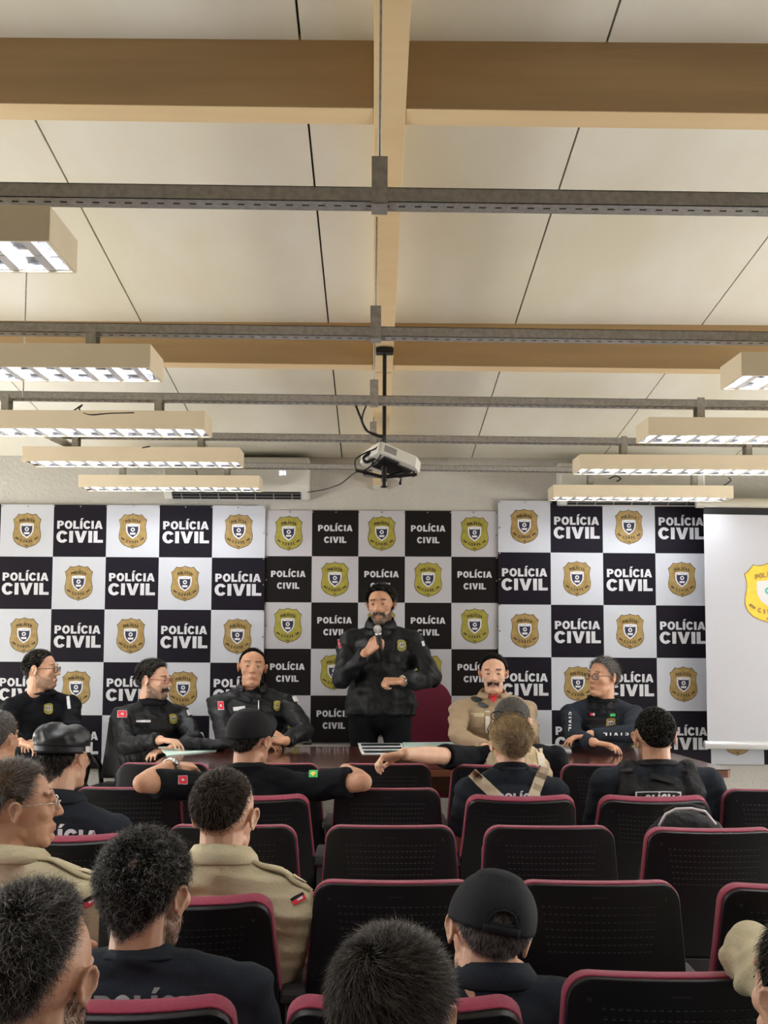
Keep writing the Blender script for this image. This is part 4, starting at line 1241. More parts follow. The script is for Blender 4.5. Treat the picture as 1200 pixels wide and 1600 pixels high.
        for i in range(nn):
            for j in range(m_ - 1): fs.append((i * m_ + j, (i + 1) * m_ + j, (i + 1) * m_ + j + 1, i * m_ + j + 1))
        cb.add(vs, fs)
        co_ = put('collar', cb.mesh('collar', [cm], True), shirt)
        sm = co_.modifiers.new('thickness', 'SOLIDIFY'); sm.thickness = .003 * S; sm.offset = 0
    # ---- trousers and shoes
    mb = MB(); sb = []
    if not stand:
        mb.ell(hip, (.175 * S * fat, .13 * S, .11 * S), B)
        for s in (-1, 1):
            hj = hip + B @ V((s * .09, .02, -.02)) * S
            kn = hip + B @ V((s * .12, knee_dy, -.01)) * S; kn.z = max(.46, hip.z - .02)
            an = kn + B @ V((0, .03, 0)) * S; an.z = base_z + .10
            mb.cap(hj, kn, .085 * S, .062 * S); mb.cap(kn, an, .060 * S, .045 * S)
            sb.append((an, B))
    else:
        mb.ell(hip, (.175 * S, .125 * S, .13 * S), B)
        for s in (-1, 1):
            hj = hip + B @ V((s * .095, 0, -.05)) * S
            an = hip + B @ V((s * .13, .0, 0)) * S; an.z = base_z + .10; kn = hj.lerp(an, .5)
            mb.cap(hj, kn, .092 * S, .068 * S); mb.cap(kn, an, .068 * S, .055 * S)
            sb.append((an, B))
    put('trousers', blob(mb, 'trousers', [trouser], .014, 3, wrinkle(.005, .8, seed + 5)), root)
    for an, B_ in sb:
        m2 = MB(); m2.cap(V((an.x, an.y, base_z + .10)), V((an.x, an.y, base_z + .055)), .048 * S, .045 * S)
        f0 = V((an.x, an.y, base_z + .045)); f1 = f0 + B_ @ V((0, .17, -.005)) * S
        m2.cap(f0 - B_ @ V((0, .04, 0)), f1, .042, .038)
        me_ = blob(m2, 'boot', ['shoe'], .01, 3)
        for v in me_.vertices: v.co.z = max(v.co.z, base_z + .003)
        put('boot', me_, root)
    info = dict(Mh=Mh, S=S, B=B, TR=TR, bvh=bvh, bvh_body=bvh_body, nb=nb, sh=sh, smid=smid, hip=hip, AR=AR, Hc=Hc, root=root, shirt=shirt)
    return root, info


def hit(bvh, px, py, off=.003):
    d = ray(px, py).normalized()
    h = bvh.ray_cast(CAM, d)
    if h[0] is None:
        h = bvh.find_nearest(CAM + d * 1.0)
        return None, None
    nrm = h[1] if h[1].dot(d) < 0 else -h[1]
    return h[0] + nrm * off - d * off * .6, nrm


def decal(info, name, drawfn, mats, px, py, label=None, which='bvh', off=.003, parent=None):
    """drawfn(mb, fn): draws in a flat frame of pixels around (px, py); the vertices are laid on the cloth"""
    mb = MB(); c, nrm = hit(info[which], px, py, off)
    if c is None: print('decal missed', name, px, py); return
    def fn(x, y, n=0):
        h, _ = hit(info[which], px + x, py - y, off + n * .0005)
        if h is None or (h - c).length > .25: 
            d = ray(px + x, py - y).normalized(); t = (c - CAM).dot(nrm) / d.dot(nrm); h = CAM + d * t
        return h
    drawfn(mb, fn)
    return put(name, mb.mesh(name, mats), parent or info['shirt'], **({'label': label} if label else {}))


def rect_draw(w_, h_, mi=0, n=0, rot=0, dx=0, dy=0, sub=3):
    def g(mb, fn):
        c, s = math.cos(R(rot)), math.sin(R(rot))
        def q(u, v):
            x = (u - .5) * w_; y = (v - .5) * h_
            return fn(dx + x * c - y * s, dy + x * s + y * c, n)
        mb.grid(q, sub, sub, mi)
    return g


def multi(*gs):
    def g(mb, fn):
        for f in gs: f(mb, fn)
    return g


def text_draw(txt, w_, h_, mi=0, n=1, rot=0, dx=0, dy=0):
    def g(mb, fn):
        c, s = math.cos(R(rot)), math.sin(R(rot))
        add_shapes(mb, text_shapes(txt, 0, 0, h_, w_), lambda x, y: fn(dx + x * c - y * s, dy + x * s + y * c, n), mi)
    return g


def chest_badge(info, px, py, w_, field='olive'):
    decal(info, 'chest_badge', lambda mb, fn: badge(mb, 0, 0, w_, lambda x, y, n: fn(x, y, 3 + n * 3)), [field, 'ink_dark', 'ink_blue', 'ink_silver', 'ink_silver'], px, py, label='gold police badge')


def flag(info, px, py, w_, h_, rot=0, kind='red'):
    if kind == 'red':
        decal(info, 'arm_patch', multi(rect_draw(w_ * 1.12, h_ * 1.12, 0, 0, rot), rect_draw(w_, h_, 1, 1, rot), rect_draw(w_ * .3, h_ * .3, 0, 2, rot)), ['ink_white', 'red'], px, py, label='red and white flag patch')
    elif kind == 'redblack':
        decal(info, 'arm_patch', multi(rect_draw(w_, h_, 0, 0, rot), rect_draw(w_ * .6, h_, 1, 1, rot, w_ * .2 * math.cos(R(rot)), w_ * .2 * math.sin(R(rot))), rect_draw(w_ * .25, h_ * .4, 2, 2, rot, w_ * .2, 0)), ['slot', 'red', 'ink_white'], px, py, label='red and black flag patch')
    else:
        decal(info, 'arm_patch', multi(rect_draw(w_, h_, 0, 0, rot), rect_draw(w_ * .5, h_ * .5, 1, 1, rot + 45)), ['green', 'yellow'], px, py, label='green flag patch')


# ---- headgear
def cap_baseball(info, mat_, scale=1.0, tilt=0, backhole=True, bz=0):
    Mh = info['Mh']; S = info['S']; root = info['root']
    T = lambda p: Mh @ (Matrix.Rotation(R(tilt), 3, 'X') @ V(p))
    ax, ay, az = .0865 * scale, .107 * scale, .092 * scale; c = (0, -.016, .036)
    def fn(u, v):
        t = 2 * math.pi * u; ph = R(-8) + (R(90) - R(-8)) * v
        lump = 1 + .012 * math.cos(6 * t) * math.cos(ph) + .012 * math.sin(3 * t + 4 * v)
        zz = c[2] + az * math.sin(ph) * (1.05 if v > .7 else 1)
        if backhole and v < .33:
            dt = abs((t - 1.5 * math.pi))
            zz += 0
        return T((c[0] + ax * max(0, math.cos(ph)) ** .85 * math.cos(t) * lump, c[1] + ay * max(0, math.cos(ph)) ** .85 * math.sin(t) * lump, zz))
    mb = MB()
    nu, nv = 60, 22
    vs = [fn(i / nu, j / nv) for j in range(nv + 1) for i in range(nu)]
    fs = []
    for j in range(nv):
        for i in range(nu):
            t = 2 * math.pi * (i + .5) / nu; v = (j + .5) / nv
            if backhole:
                dt = (t - 1.5 * math.pi) * .107; dz = (v * 98 - 8) * math.pi / 180 * .092 - .006
                if (dt / .034) ** 2 + (dz / .026) ** 2 < 1 and dz > 0: continue
            fs.append((j * nu + i, j * nu + (i + 1) % nu, (j + 1) * nu + (i + 1) % nu, (j + 1) * nu + i))
    mb.add(vs, fs)
    o = put('cap_crown', mb.mesh('cap_crown', [mat_], True), info['cap'])
    sm = o.modifiers.new('thickness', 'SOLIDIFY'); sm.thickness = .0025; sm.offset = 1
    # button
    put('button', MB().ell(T((0, c[1], c[2] + az * 1.05)), (.006 * S, .006 * S, .004 * S), None, 0, 12, 8).mesh('button', [mat_], True), info['cap'])
    # seams
    sb = MB()
    for k in range(6):
        t = k / 6 + 1 / 12
        sb.tube([fn(t, v / 14) + (fn(t, v / 14) - Mh @ V(c)).normalized() * .0012 for v in range(2, 15)], .0011 * S, 0, 5)
    put('seam', sb.mesh('seam', ['slot'], True), info['cap'])
    # brim
    def br(u, v):
        a_ = R(28) + R(124) * u; r_ = 1.0 + .62 * v * max(0, math.sin((a_ - R(28)) / R(124) * math.pi)) ** .55
        x_ = ax * .99 * math.cos(a_) * (1 + (r_ - 1) * .35); y_ = c[1] + ay * math.sin(a_) * r_
        return T((x_, y_, c[2] - .010 - .25 * (x_ ** 2) / .08 - .02 * v + bz * v * max(0, math.sin(a_))))
    bo = put('brim', MB().grid(br, 20, 6).mesh('brim', [mat_], True), info['cap'])
    sm = bo.modifiers.new('thickness', 'SOLIDIFY'); sm.thickness = .004; sm.offset = 0
    if backhole:
        st = MB()
        def sf(u, v):
            a_ = R(270) + R(-24 + 48 * u)
            return T((c[0] + ax * 1.03 * math.cos(a_), c[1] + ay * 1.03 * math.sin(a_), c[2] - .014 + .016 * v))
        st.grid(sf, 12, 2)
        so = put('strap', st.mesh('strap', [mat_], True), info['cap'])
        sm = so.modifiers.new('thickness', 'SOLIDIFY'); sm.thickness = .003; sm.offset = 1
        rim = [T((c[0] + ax * 1.02 * math.cos(R(270) + .034 / .107 * math.cos(q)) , c[1] + ay * 1.02 * math.sin(R(270) + .034 / .107 * math.cos(q)), c[2] + .006 + .028 * math.sin(q))) for q in [R(a_) for a_ in range(0, 181, 12)]]
        put('opening_trim', MB().tube(rim, .0025 * S, 0, 6).mesh('opening_trim', [mat_], True), info['cap'])


def cap_root(info, label, name='baseball_cap', cat='cap'):
    p = info['Mh'] @ V((0, -.016, .03))
    info['cap'] = empty(name, p, label=label, cat=cat)
    return info['cap']

# ================================================================== people at the table
H = dict
dark = H(line='short', cols=['black', 'darkbrown'], n=2600, L=.016, T=.007, w=.0016)
# --- man in glasses at the left edge
_, A = person('man in glasses and a plain black sweatshirt at the left end of the table', (66, 1048), 8.55, 1.10, yaw=150, hyaw=96, skin='mid', seed=11,
              hair=H(line='short', cols=['black', 'darkbrown', 'midgrey'], n=3000, L=.020, T=.010, w=.0016, comb=(0, -.02, .05)), beard=H(cols=['darkbrown', 'black'], n=900, L=.004, w=.001, mo=False),
              cloth='cotton', collar=('cotton', .022, .068, .0), glasses=H(t=.0019), shoulder_shift=(-.02, -.02), fat=1.0, hipy=-.06, hipz=.52,
              arms=[H(side=1, e=(-2, 1140), w=(32, 1160), d=(.8, -.3, -.15), palm=(0, 0, -1), curl=(30, 35, 25)),
                    H(side=-1, e=(112, 1140), w=(74, 1160), d=(-.8, -.5, .05), palm=(0, .2, -1), curl=(30, 40, 25))])
chest_badge(A, 75, 1108, 14)
decal(A, 'arm_stripe', rect_draw(5, 20, 0, 0, 8), ['ink_silver'], 107, 1098, label='pale sleeve lettering strip')
# --- bearded man in glasses, black jacket
_, Bm = person('bearded man in glasses and black jacket beside the pale green sheets', (242, 1064), 8.5, 1.08, yaw=150, hyaw=108, hpitch=-4, skin='light', seed=12,
               hair=H(line='short', cols=['black', 'midgrey', 'darkbrown'], n=3600, L=.030, T=.014, w=.0017, comb=(0, -.03, .06), lump=.25), beard=H(cols=['darkbrown', 'black', 'midgrey'], n=1500, L=.011),
               cloth='jacket', collar=('cotton', .055, .066, 0), glasses=H(t=.0016, m='wine'), fat=1.12, bw=1.08, hipy=-.08, hipz=.50, wr=.009,
               arms=[H(side=1, e=(196, 1166), w=(250, 1156), d=(.9, -.35, -.05), palm=(0, 0, -1), curl=(22, 30, 20), thumb=(40, 20)),
                     H(side=-1, e=(304, 1158), w=(268, 1170), d=(-.8, -.6, -.1), palm=(0, 0, -1), curl=(20, 25, 20))])
chest_badge(Bm, 270, 1124, 13)
flag(Bm, 191, 1116, 13, 10)
decal(Bm, 'name_tag', rect_draw(22, 3.4, 0, 0, 0), ['ink_silver'], 224, 1127, label='thin pale name strip')
decal(Bm, 'arm_patch', rect_draw(8, 9, 0, 0, 20), ['ink_silver'], 296, 1113, label='white sleeve letter patch')
# --- smiling man, black jacket
_, Cm = person('smiling short-haired man in an open black police jacket facing the room', (394, 1044), 8.5, 1.10, yaw=176, hyaw=172, hpitch=2, hroll=-3, skin='tan', seed=13,
               hair=H(line='receding', cols=['black', 'darkbrown'], n=2200, L=.010, T=.004, w=.0015), cloth='jacket', collar=('jacket', .050, .074, .55), smile=.006,
               fat=1.18, bw=1.12, hipy=-.08, hipz=.50, wr=.010,
               arms=[H(side=1, e=(351, 1150), w=(400, 1164), d=(.9, -.1, .1), palm=(0, .3, -1), curl=(30, 40, 30)),
                     H(side=-1, e=(476, 1142), w=(446, 1158), d=(-.9, -.2, .35), palm=(0, .6, -.6), curl=(45, 50, 30))])
chest_badge(Cm, 433, 1103, 13)
flag(Cm, 345, 1103, 8, 12, 5)
decal(Cm, 'name_tag', rect_draw(19, 6, 0, 0, 8), ['ink_silver'], 374, 1107, label='pale name strip')
decal(Cm, 'arm_patch', rect_draw(7, 9, 0, 0, 25), ['ink_silver'], 461, 1092, label='white sleeve letter patch')
decal(Cm, 'undershirt', multi(lambda mb, fn: mb.add([fn(-13, 20, 0), fn(13, 20, 0), fn(7, -28, 0), fn(-2, -28, 0)], [(0, 1, 2, 3)], 0), rect_draw(1.6, 16, 1, 1, 0, 4, -8)), ['cotton', 'ink_silver'], 400, 1095)
# --- standing speaker
_, Dm = person('standing bearded man in a black police jacket speaking into a microphone', (595, 946), 8.80, 1.13, yaw=180, hyaw=192, hpitch=-4, hroll=2, skin='tan', seed=14,
               hair=H(line='full', cols=['black', 'darkbrown', 'midgrey'], n=3800, L=.030, T=.014, w=.0017, comb=(0, -.03, .05), lump=.2, frac=[.55, .3, .15]),
               beard=H(cols=['darkbrown', 'grey', 'black'], n=2200, L=.013, frac=[.4, .3, .3]), cloth='jacket', collar=('jacket', .062, .076, .15), jaw=1.05,
               fat=1.10, bw=1.10, stand=True, hipy=.0, hipz=.98, hem=-.02, wr=.012, sh_drop=0,
               arms=[H(side=1, e=(535, 1062), w=(571, 1020), d=(.62, -.25, .55), palm=(.6, .55, -.25), curl=(50, 65, 40), thumb=(60, 35), fl=.95),
                     H(side=-1, e=(675, 1060), w=(628, 1064), d=(-1, -.3, .0), palm=(-.1, .35, -.9), curl=(65, 75, 40), thumb=(8, 5), fl=1.0)])
chest_badge(Dm, 627, 1009, 15)
flag(Dm, 530, 1006, 3, 13, 12)
decal(Dm, 'name_tag', rect_draw(20, 8, 0, 0, 3), ['shell2'], 565, 1006)
decal(Dm, 'zip', rect_draw(1.0, 105, 0, 0, 0, sub=8), ['slot'], 597, 1070)
decal(Dm, 'arm_patch', rect_draw(4, 8, 0, 0, 15), ['ink_silver'], 661, 1006, label='white sleeve letter patch')
def watch(info, side, m_='steel', face=True):
    el, wr_, a = info['AR'][side]; S = info['S']; d = (wr_ - el).normalized(); c = wr_ - d * .012 * S
    mb = MB(); u = V((0, 0, 1)); u = (u - d * u.dot(d)).normalized(); w_ = d.cross(u)
    ring = [c + (u * math.cos(t) + w_ * math.sin(t)) * .030 * S for t in [R(a_) for a_ in range(0, 360, 18)]]
    for off in (-.006, 0, .006): mb.tube([p + d * off * S for p in ring], .0048 * S, 0, 6, True)
    o = min(ring, key=lambda p: (p - CAM).length)
    n_ = (o - c).normalized()
    mb.fru(o - n_ * .002, o + n_ * .009 * S, .018 * S, .016 * S, 18)
    return thing('wristwatch', mb, [m_], True, label={1: 'steel wristwatch', -1: 'steel wristwatch'}[side] + info.get('wl', ''), cat='watch')
Dm['wl'] = ' on the standing speaker\'s wrist'; watch(Dm, -1)
# microphone
m0 = Dm['AR'][1][1]; hc = P(585, 1004, 0) if False else None
wr_ = Dm['AR'][1][1]; ym = wr_.y - .055
p_top = P(590, 983, ym - .02); p_bot = P(597, 1033, ym + .03); ax = (p_bot - p_top).normalized()
rt = empty('microphone', p_bot, label='silver-headed black microphone held up by the standing speaker', cat='microphone')
put('mesh_head', MB().ell(p_top, (.027, .027, .029), None, 0, 18, 12).mesh('mesh_head', ['mic_mesh'], True), rt)
put('collar_ring', MB().fru(p_top + ax * .026, p_top + ax * .040, .024, .021, 18).mesh('collar_ring', ['steel'], True), rt)
put('handle', MB().fru(p_top + ax * .038, p_bot, .019, .012, 18).mesh('handle', ['black_metal'], True), rt)
# --- moustached man in tan uniform
_, Em = person('moustached man in a tan uniform shirt over red, seated right of the wine chair', (771, 1054), 8.45, 1.08, yaw=180, hyaw=186, hpitch=-3, skin='light', seed=15,
               hair=H(line='receding', cols=['black'], n=2600, L=.020, T=.007, w=.0016, comb=(0, -.05, .02), moustache=True), cloth='khaki2', collar=('khaki2', .040, .074, .45),
               fat=1.12, bw=1.12, hipy=-.06, hipz=.50, wr=.009,
               arms=[H(side=1, e=(714, 1148), w=(758, 1168), d=(.8, -.3, -.3), palm=(0, 0, -1)), H(side=-1, e=(828, 1150), w=(795, 1166), d=(-.8, -.3, -.3), palm=(0, 0, -1))])
decal(Em, 'undershirt', lambda mb, fn: mb.add([fn(-8, 7, 0), fn(0, 7, 0), fn(8, 7, 0), fn(4, -1, 0), fn(0, -9, 0), fn(-4, -1, 0)], [(0, 1, 5), (1, 3, 5), (1, 2, 3), (5, 3, 4)], 0), ['red'], 771, 1090, label='red undershirt', off=.010)
for i, (px, py) in enumerate(((734, 1083), (744, 1093), (755, 1102))):
    decal(Em, 'wing_badge', lambda mb, fn: add_shapes(mb, [[arc(0, 0, 8.5, 4, 0, 345, 16)]], lambda x, y: fn(x, y + .2 * -x, 0), 0), ['print_dark'], px, py, label='dark oval winged badge')
decal(Em, 'zip', rect_draw(7, 34, 0, 0, 0), ['cream_plastic'], 762, 1128)
decal(Em, 'pocket', multi(rect_draw(21, 22, 0, 0, 0), rect_draw(22, 6, 1, 1, 0, 0, 9)), ['khaki2', 'khaki'], 746, 1126)
for s, px, py in ((1, 733, 1078), (-1, 808, 1079)):
    decal(Em, 'shoulder_strap', rect_draw(24, 8, 0, 1, 22 if s > 0 else -20), ['khaki'], px, py)
# --- grey-haired man with crossed arms
_, Fm = person('grey-haired man in glasses and black vest with arms crossed on the table', (941, 1060), 8.40, 1.08, yaw=184, hyaw=232, hpitch=3, skin='tan', seed=16,
               hair=H(line='short', cols=['midgrey', 'silver', 'grey', 'black'], n=3600, L=.030, T=.010, w=.0017, comb=(0, .04, .05)), cloth='navy', collar=('cotton', .030, .066, 0),
               glasses=H(t=.0022), fat=1.02, bw=1.06, hipy=-.08, hipz=.50, wr=.005,
               arms=[H(side=1, e=(897, 1152), w=(928, 1160), d=(.9, -.3, -.12), palm=(0, 0, -1), curl=(15, 25, 20)),
                     H(side=-1, e=(988, 1146), w=(922, 1148), d=(-.95, -.1, -.15), palm=(0, 0, -1), curl=(18, 25, 20), fl=1.1)])
decal(Fm, 'tactical_vest', multi(lambda mb, fn: mb.grid(lambda u, v: fn((u - .5) * (46 + 8 * v), 26 - 46 * v, 0), 6, 6), rect_draw(9, 14, 0, 1, 0, -19, 27, 5), rect_draw(9, 14, 0, 1, 0, 19, 27, 5), rect_draw(44, 14, 1, 2, 0, 0, 6)), ['vest', 'cotton'], 941, 1120)
chest_badge(Fm, 954, 1131, 15, 'gold')
decal(Fm, 'flag_tab', multi(rect_draw(7, 4, 0, 3), rect_draw(3, 4, 1, 4, 0, 2)), ['red', 'ink_white'], 926, 1117, off=.005)
decal(Fm, 'flag_tab', rect_draw(8, 4, 0, 3), ['green'], 957, 1118, off=.005)
for i, ch in enumerate('CIVIL'):
    decal(Fm, 'sleeve_letter', text_draw(ch, 2 if ch == 'I' else 6, 4, 0, 1, 180), ['ink_silver'], 979 - i * 8.5, 1147, off=.004)
    decal(Fm, 'sleeve_letter', text_draw(ch, 2 if ch == 'I' else 6, 4, 0, 1, -90), ['ink_silver'], 891, 1116 + i * 6, off=.004)

# office chairs behind the table
def office_chair(x, y, m_, label, rz=180, zt=1.12, wide=.46):
    rt = empty('office_chair', (x, y, 0), R(rz), label=label, cat='office chair')
    bk, _ = back_surface(wide * .82, wide, .52, zt, .13, -.26, .07, curve=.03)
    put('backrest', bk.mesh('backrest', [m_], True), rt, world=False, bevel=.02)
    put('seat', MB().box((0, .02, .45), (wide + .02, .48, .09)).mesh('seat', [m_]), rt, world=False, bevel=.04)
    mb = MB()
    put('back_bracket', MB().box((0, -.25, .50), (.08, .03, .22)).mesh('back_bracket', ['black_metal']), rt, world=False)
    for s in (-1, 1):
        put('armrest', MB().tube([(s * .27, -.16, .42), (s * .30, -.18, .60), (s * .30, -.10, .67), (s * .30, .06, .68), (s * .30, .14, .63), (s * .29, .12, .50), (s * .26, .06, .43)], .016, n=10).mesh('armrest', ['black_metal'], True), rt, world=False)
    put('gas_column', MB().fru((0, 0, .10), (0, 0, .41), .028, .022, 14).mesh('gas_column', ['black_metal'], True), rt, world=False)
    mb = MB()
    for k in range(5):
        a_ = R(72 * k + 18)
        put('leg', MB().tube([(0, 0, .11), (.16 * math.cos(a_), .16 * math.sin(a_), .10), (.30 * math.cos(a_), .30 * math.sin(a_), .065)], [.024, .02, .014], n=8).mesh('leg', ['black_metal'], True), rt, world=False)
        put('caster', MB().fru((.30 * math.cos(a_) - .015, .30 * math.sin(a_), .03), (.30 * math.cos(a_) + .015, .30 * math.sin(a_), .03), .029, .029, 14).mesh('caster', ['black_metal'], True), rt, world=False)
    return rt


office_chair(P(668, 1100, 9.0).x - .02, 9.02, 'wine2', 'wine-red high-backed office chair right of the standing speaker', zt=1.17)
office_chair(P(204, 1150, 8.75).x, 8.70, 'leather', 'black leatherette office chair under the bearded man in glasses', rz=165, zt=1.02, wide=.54)
office_chair(P(60, 1150, 8.85).x, 8.80, 'leather', 'black office chair hidden behind the man in the black sweatshirt', rz=165, zt=.92)
office_chair(P(405, 1150, 8.85).x, 8.82, 'leather', 'black office chair hidden behind the smiling man', zt=.92)
office_chair(P(770, 1150, 8.8).x, 8.78, 'leather', 'black office chair hidden behind the moustached man', zt=.92)
office_chair(P(941, 1150, 8.8).x, 8.76, 'leather', 'black office chair hidden behind the man with crossed arms', zt=.92)

# ================================================================== the audience
AUD = H(brows=False, eyes=True)
# man at the left edge, second row
_, G = person('grey-brown haired man in khaki at the left frame edge, second row', (-3, 1157), 5.58, 1.02, hyaw=18, skin='mid', seed=21, hair=H(line='short', cols=['midgrey', 'brown', 'grey'], n=3600, L=.018, T=.009, w=.0015),
              cloth='khaki', collar=('khaki', .035, .072, .1), hipz=.50, hipy=-.02, brows=False)
# man in satin cap
_, Hm = person('man in a glossy black soft cap and black POLÍCIA polo, third row left', (102, 1184), 4.62, 1.02, yaw=8, hyaw=24, skin='light', seed=22, hair=H(line='full', cols=['black', 'darkbrown'], n=3400, L=.012, T=.003, w=.0014, zmax=.02),
               cloth='navy', sleeve='short', collar=('navy', .040, .068, .05), hipz=.50, hipy=.0, bw=1.12, fat=1.05, brows=False, wr=.004, sh_drop=.02, nk=-.015, glasses=H())
decal(Hm, 'back_lettering', text_draw('POLÍCIA', 132, 24, 0, 1, -1), ['ink_white'], 90, 1308)
cap_root(Hm, 'glossy black soft cap on the man in the third row at left', 'field_cap')
Mh = Hm['Mh']; S = Hm['S']
mb = MB()
def bf(u, v):
    t = 2 * math.pi * u
    if v < .25: ph = v / .25; r_ = 1.0 + .01 * ph; z = .022 + .022 * ph
    elif v < .5: ph = (v - .25) / .25; r_ = 1.01 + .04 * math.sin(ph * math.pi / 2); z = .044 + .026 * ph
    else: ph = (v - .5) / .5; r_ = 1.05 * max(0, math.cos(ph * math.pi / 2)) ** .62; z = .070 + .044 * math.sin(ph * math.pi / 2) + .030 * math.sin(3 * t + 1) * ph * (1 - ph) + .02 * math.sin(7 * t) * ph * (1 - ph)
    rip = 1 + (.018 * math.sin(11 * t + 9 * v) + .022 * math.sin(5 * t - 12 * v) + .012 * math.sin(17 * t + 4 * v)) * (v > .25) * min(1, (v - .25) * 6)
    return Mh @ V((.086 * r_ * rip * math.cos(t), -.018 + .106 * r_ * rip * math.sin(t), z - .010 * math.sin(t)))
mb.grid(lambda u, v: bf(u, v), 60, 30)
put('crown', mb.mesh('crown', ['beret'], True), Hm['cap'])
put('band', MB().tube([bf(i / 40, 0) for i in range(40)], .0035, 0, 6, True).tube([bf(i / 40, .25) for i in range(40)], .0022, 0, 6, True).mesh('band', ['cap'], True), Hm['cap'])
def vf(u, v):
    a_ = R(35) + R(110) * u
    return Mh @ V((.086 * math.cos(a_) * (1 + .15 * v), -.018 + .106 * math.sin(a_) * (1 + .45 * v * math.sin(a_)), .018 - .022 * v - .02 * abs(math.cos(a_)) * v))
put('peak', MB().grid(vf, 16, 4).mesh('peak', ['cap'], True), Hm['cap'])
pq = MB(); pc_ = bf(.02, .14)
ex = (bf(.05, .14) - bf(-.01, .14)).normalized()
pq.grid(lambda u, v: bf(.08 - .06 * u, .02 + .24 * v) + (bf(.05, .14) - Mh @ V((0, 0, .04))).normalized() * .0025, 4, 4)
put('front_patch', pq.mesh('front_patch', ['ink_silver'], True), Hm['cap'])
# man with outspread arms
_, Im = person('man in a black cap and tee resting his outspread arms on the seat backs', (392, 1158), 5.62, 1.07, yaw=4, hyaw=26, skin='tan', seed=23, hair=H(line='short', cols=['black', 'darkbrown'], n=3000, L=.012, T=.003, w=.0014, zmax=.035),
               cloth='cotton', sleeve='short', collar=('cotton', .010, .066, .0), hipz=.50, hipy=.0, fat=1.12, bw=1.12, brows=False, wr=.006, sh_drop=-.045, nk=.03, glasses=H(m='tan', t=.0012),
               arms=[H(side=-1, e=(222, 1224), w=(268, 1196), en=True, wn=False, ul=1.05, sl=.78, d=(.8, .4, -.1), palm=(0, .2, -1), curl=(40, 45, 30)),
                     H(side=1, e=(567, 1222), w=(540, 1203), en=True, wn=False, ul=1.05, sl=.80, d=(-.6, .5, -.2), palm=(0, .2, -1), curl=(40, 45, 30))])
flag(Im, 285, 1219, 13, 12)
flag(Im, 490, 1209, 14, 12, 0, 'green')
Im['wl'] = ' of the man with outspread arms'; watch(Im, -1)
cap_root(Im, 'black baseball cap on the man with outspread arms'); cap_baseball(Im, 'cap', 1.0, 3, backhole=False, bz=.075)
# man in camouflage vest, arm along the front seats
_, Jm = person('grey-haired man in tan camouflage vest stretching an arm along the front seats', (801, 1131), 6.62, 1.12, yaw=-3, hyaw=14, skin='light', seed=24, hair=H(line='short', cols=['midgrey', 'grey', 'black'], n=3200, L=.010, T=.005, w=.0015),
               cloth='cotton', sleeve='short', collar=('cotton', .02, .066, .0), hipz=.50, hipy=.0, fat=1.12, bw=1.05, brows=False, wr=.004, sh_drop=-.065, nk=.03,
               arms=[H(side=-1, e=(682, 1180), w=(632, 1178), en=True, wn=True, ul=1.05, sl=.80, d=(-.95, -.1, -.15), palm=(0, -.3, -1), curl=(40, 55, 35))])
vm = blob(MB().ell(Jm['smid'] + Jm['TR'] @ V((0, -.01, -.10)), (.205, .165, .20), Jm['TR']).ell(Jm['smid'] + Jm['TR'] @ V((0, -.01, -.26)), (.205, .165, .22), Jm['TR'])
          .cap(Jm['smid'] + V((-.10, -.06, -.02)), Jm['smid'] + V((-.09, .03, .035)), .05, .04).cap(Jm['smid'] + V((.10, -.06, -.02)), Jm['smid'] + V((.09, .03, .035)), .05, .04), 'tactical_vest', ['camo'], .008, 3, wrinkle(.004, 1.2, 9))
Jm['bvh'] = BVHTree.FromPolygons([v.co.copy() for v in vm.vertices], [tuple(p.vertices) for p in vm.polygons])
Jm['shirt'] = put('tactical_vest', vm, Jm['root'], label='tan camouflage vest')
decal(Jm, 'strap', multi(rect_draw(11, 46, 0, 1, 10, 0, 0, 6), text_draw('POLÍCIA', 26, 5, 1, 2, -80, 1, -4)), ['tan', 'ink_white'], 846, 1192)
decal(Jm, 'strap', rect_draw(10, 26, 0, 1, 6, 0, 0, 5), ['tan'], 765, 1186)
decal(Jm, 'strap', rect_draw(52, 4, 0, 1, 0, 0, 0, 5), ['tan'], 828, 1196)
# woman with hair bun
_, Km = person('woman with streaked blonde hair in a bun and tan braces over black', (797, 1166), 5.58, 1.02, hyaw=-4, skin='mid', seed=25, hair=H(line='bun', cols=['blonde', 'dkblonde', 'brown'], n=7000, L=.050, T=.016, w=.0014, crown=(.010, -.135, .012), toward=True, lift=.05, droop=.1, jit=.07, swirl=0, soft=6, frac=[.5, .3, .2]),
               cloth='navy', sleeve='short', collar=('cotton', .030, .062, .0), hipz=.50, hipy=.0, fat=.92, bw=1.0, brows=False, wr=.005, sh_drop=-.035, nk=.035, female=True)
bc = P(805, 1164, 5.385)
rsb = np.random.RandomState(5); nn = rsb.normal(size=(3600, 3)); nn /= np.linalg.norm(nn, axis=1)[:, None]
rad = np.array([.048, .036, .050])
v1, f1 = ribbons(np.array(bc) + nn * rad * .92, nn, np.stack([-nn[:, 2], nn[:, 1] * 0, nn[:, 0]], 1) + np.array([.1, 0, .1]), .040, .0013, rsb, 0, .05, .45, jit=.1)
bs = MB().ell(bc, (.046, .034, .048), None, 0, 24, 16)
bq = [f for f in bs.f if len(f) == 4]
put('hair_bun', np_mesh('hair_bun', [(v1, f1, rsb.choice(3, 3600, p=[.25, .45, .30]).repeat(3)), (np.array([tuple(p) for p in bs.v]), np.array(bq), 2)], ['hair_blonde', 'hair_dkblonde', 'hair_brown']), Km['root'])
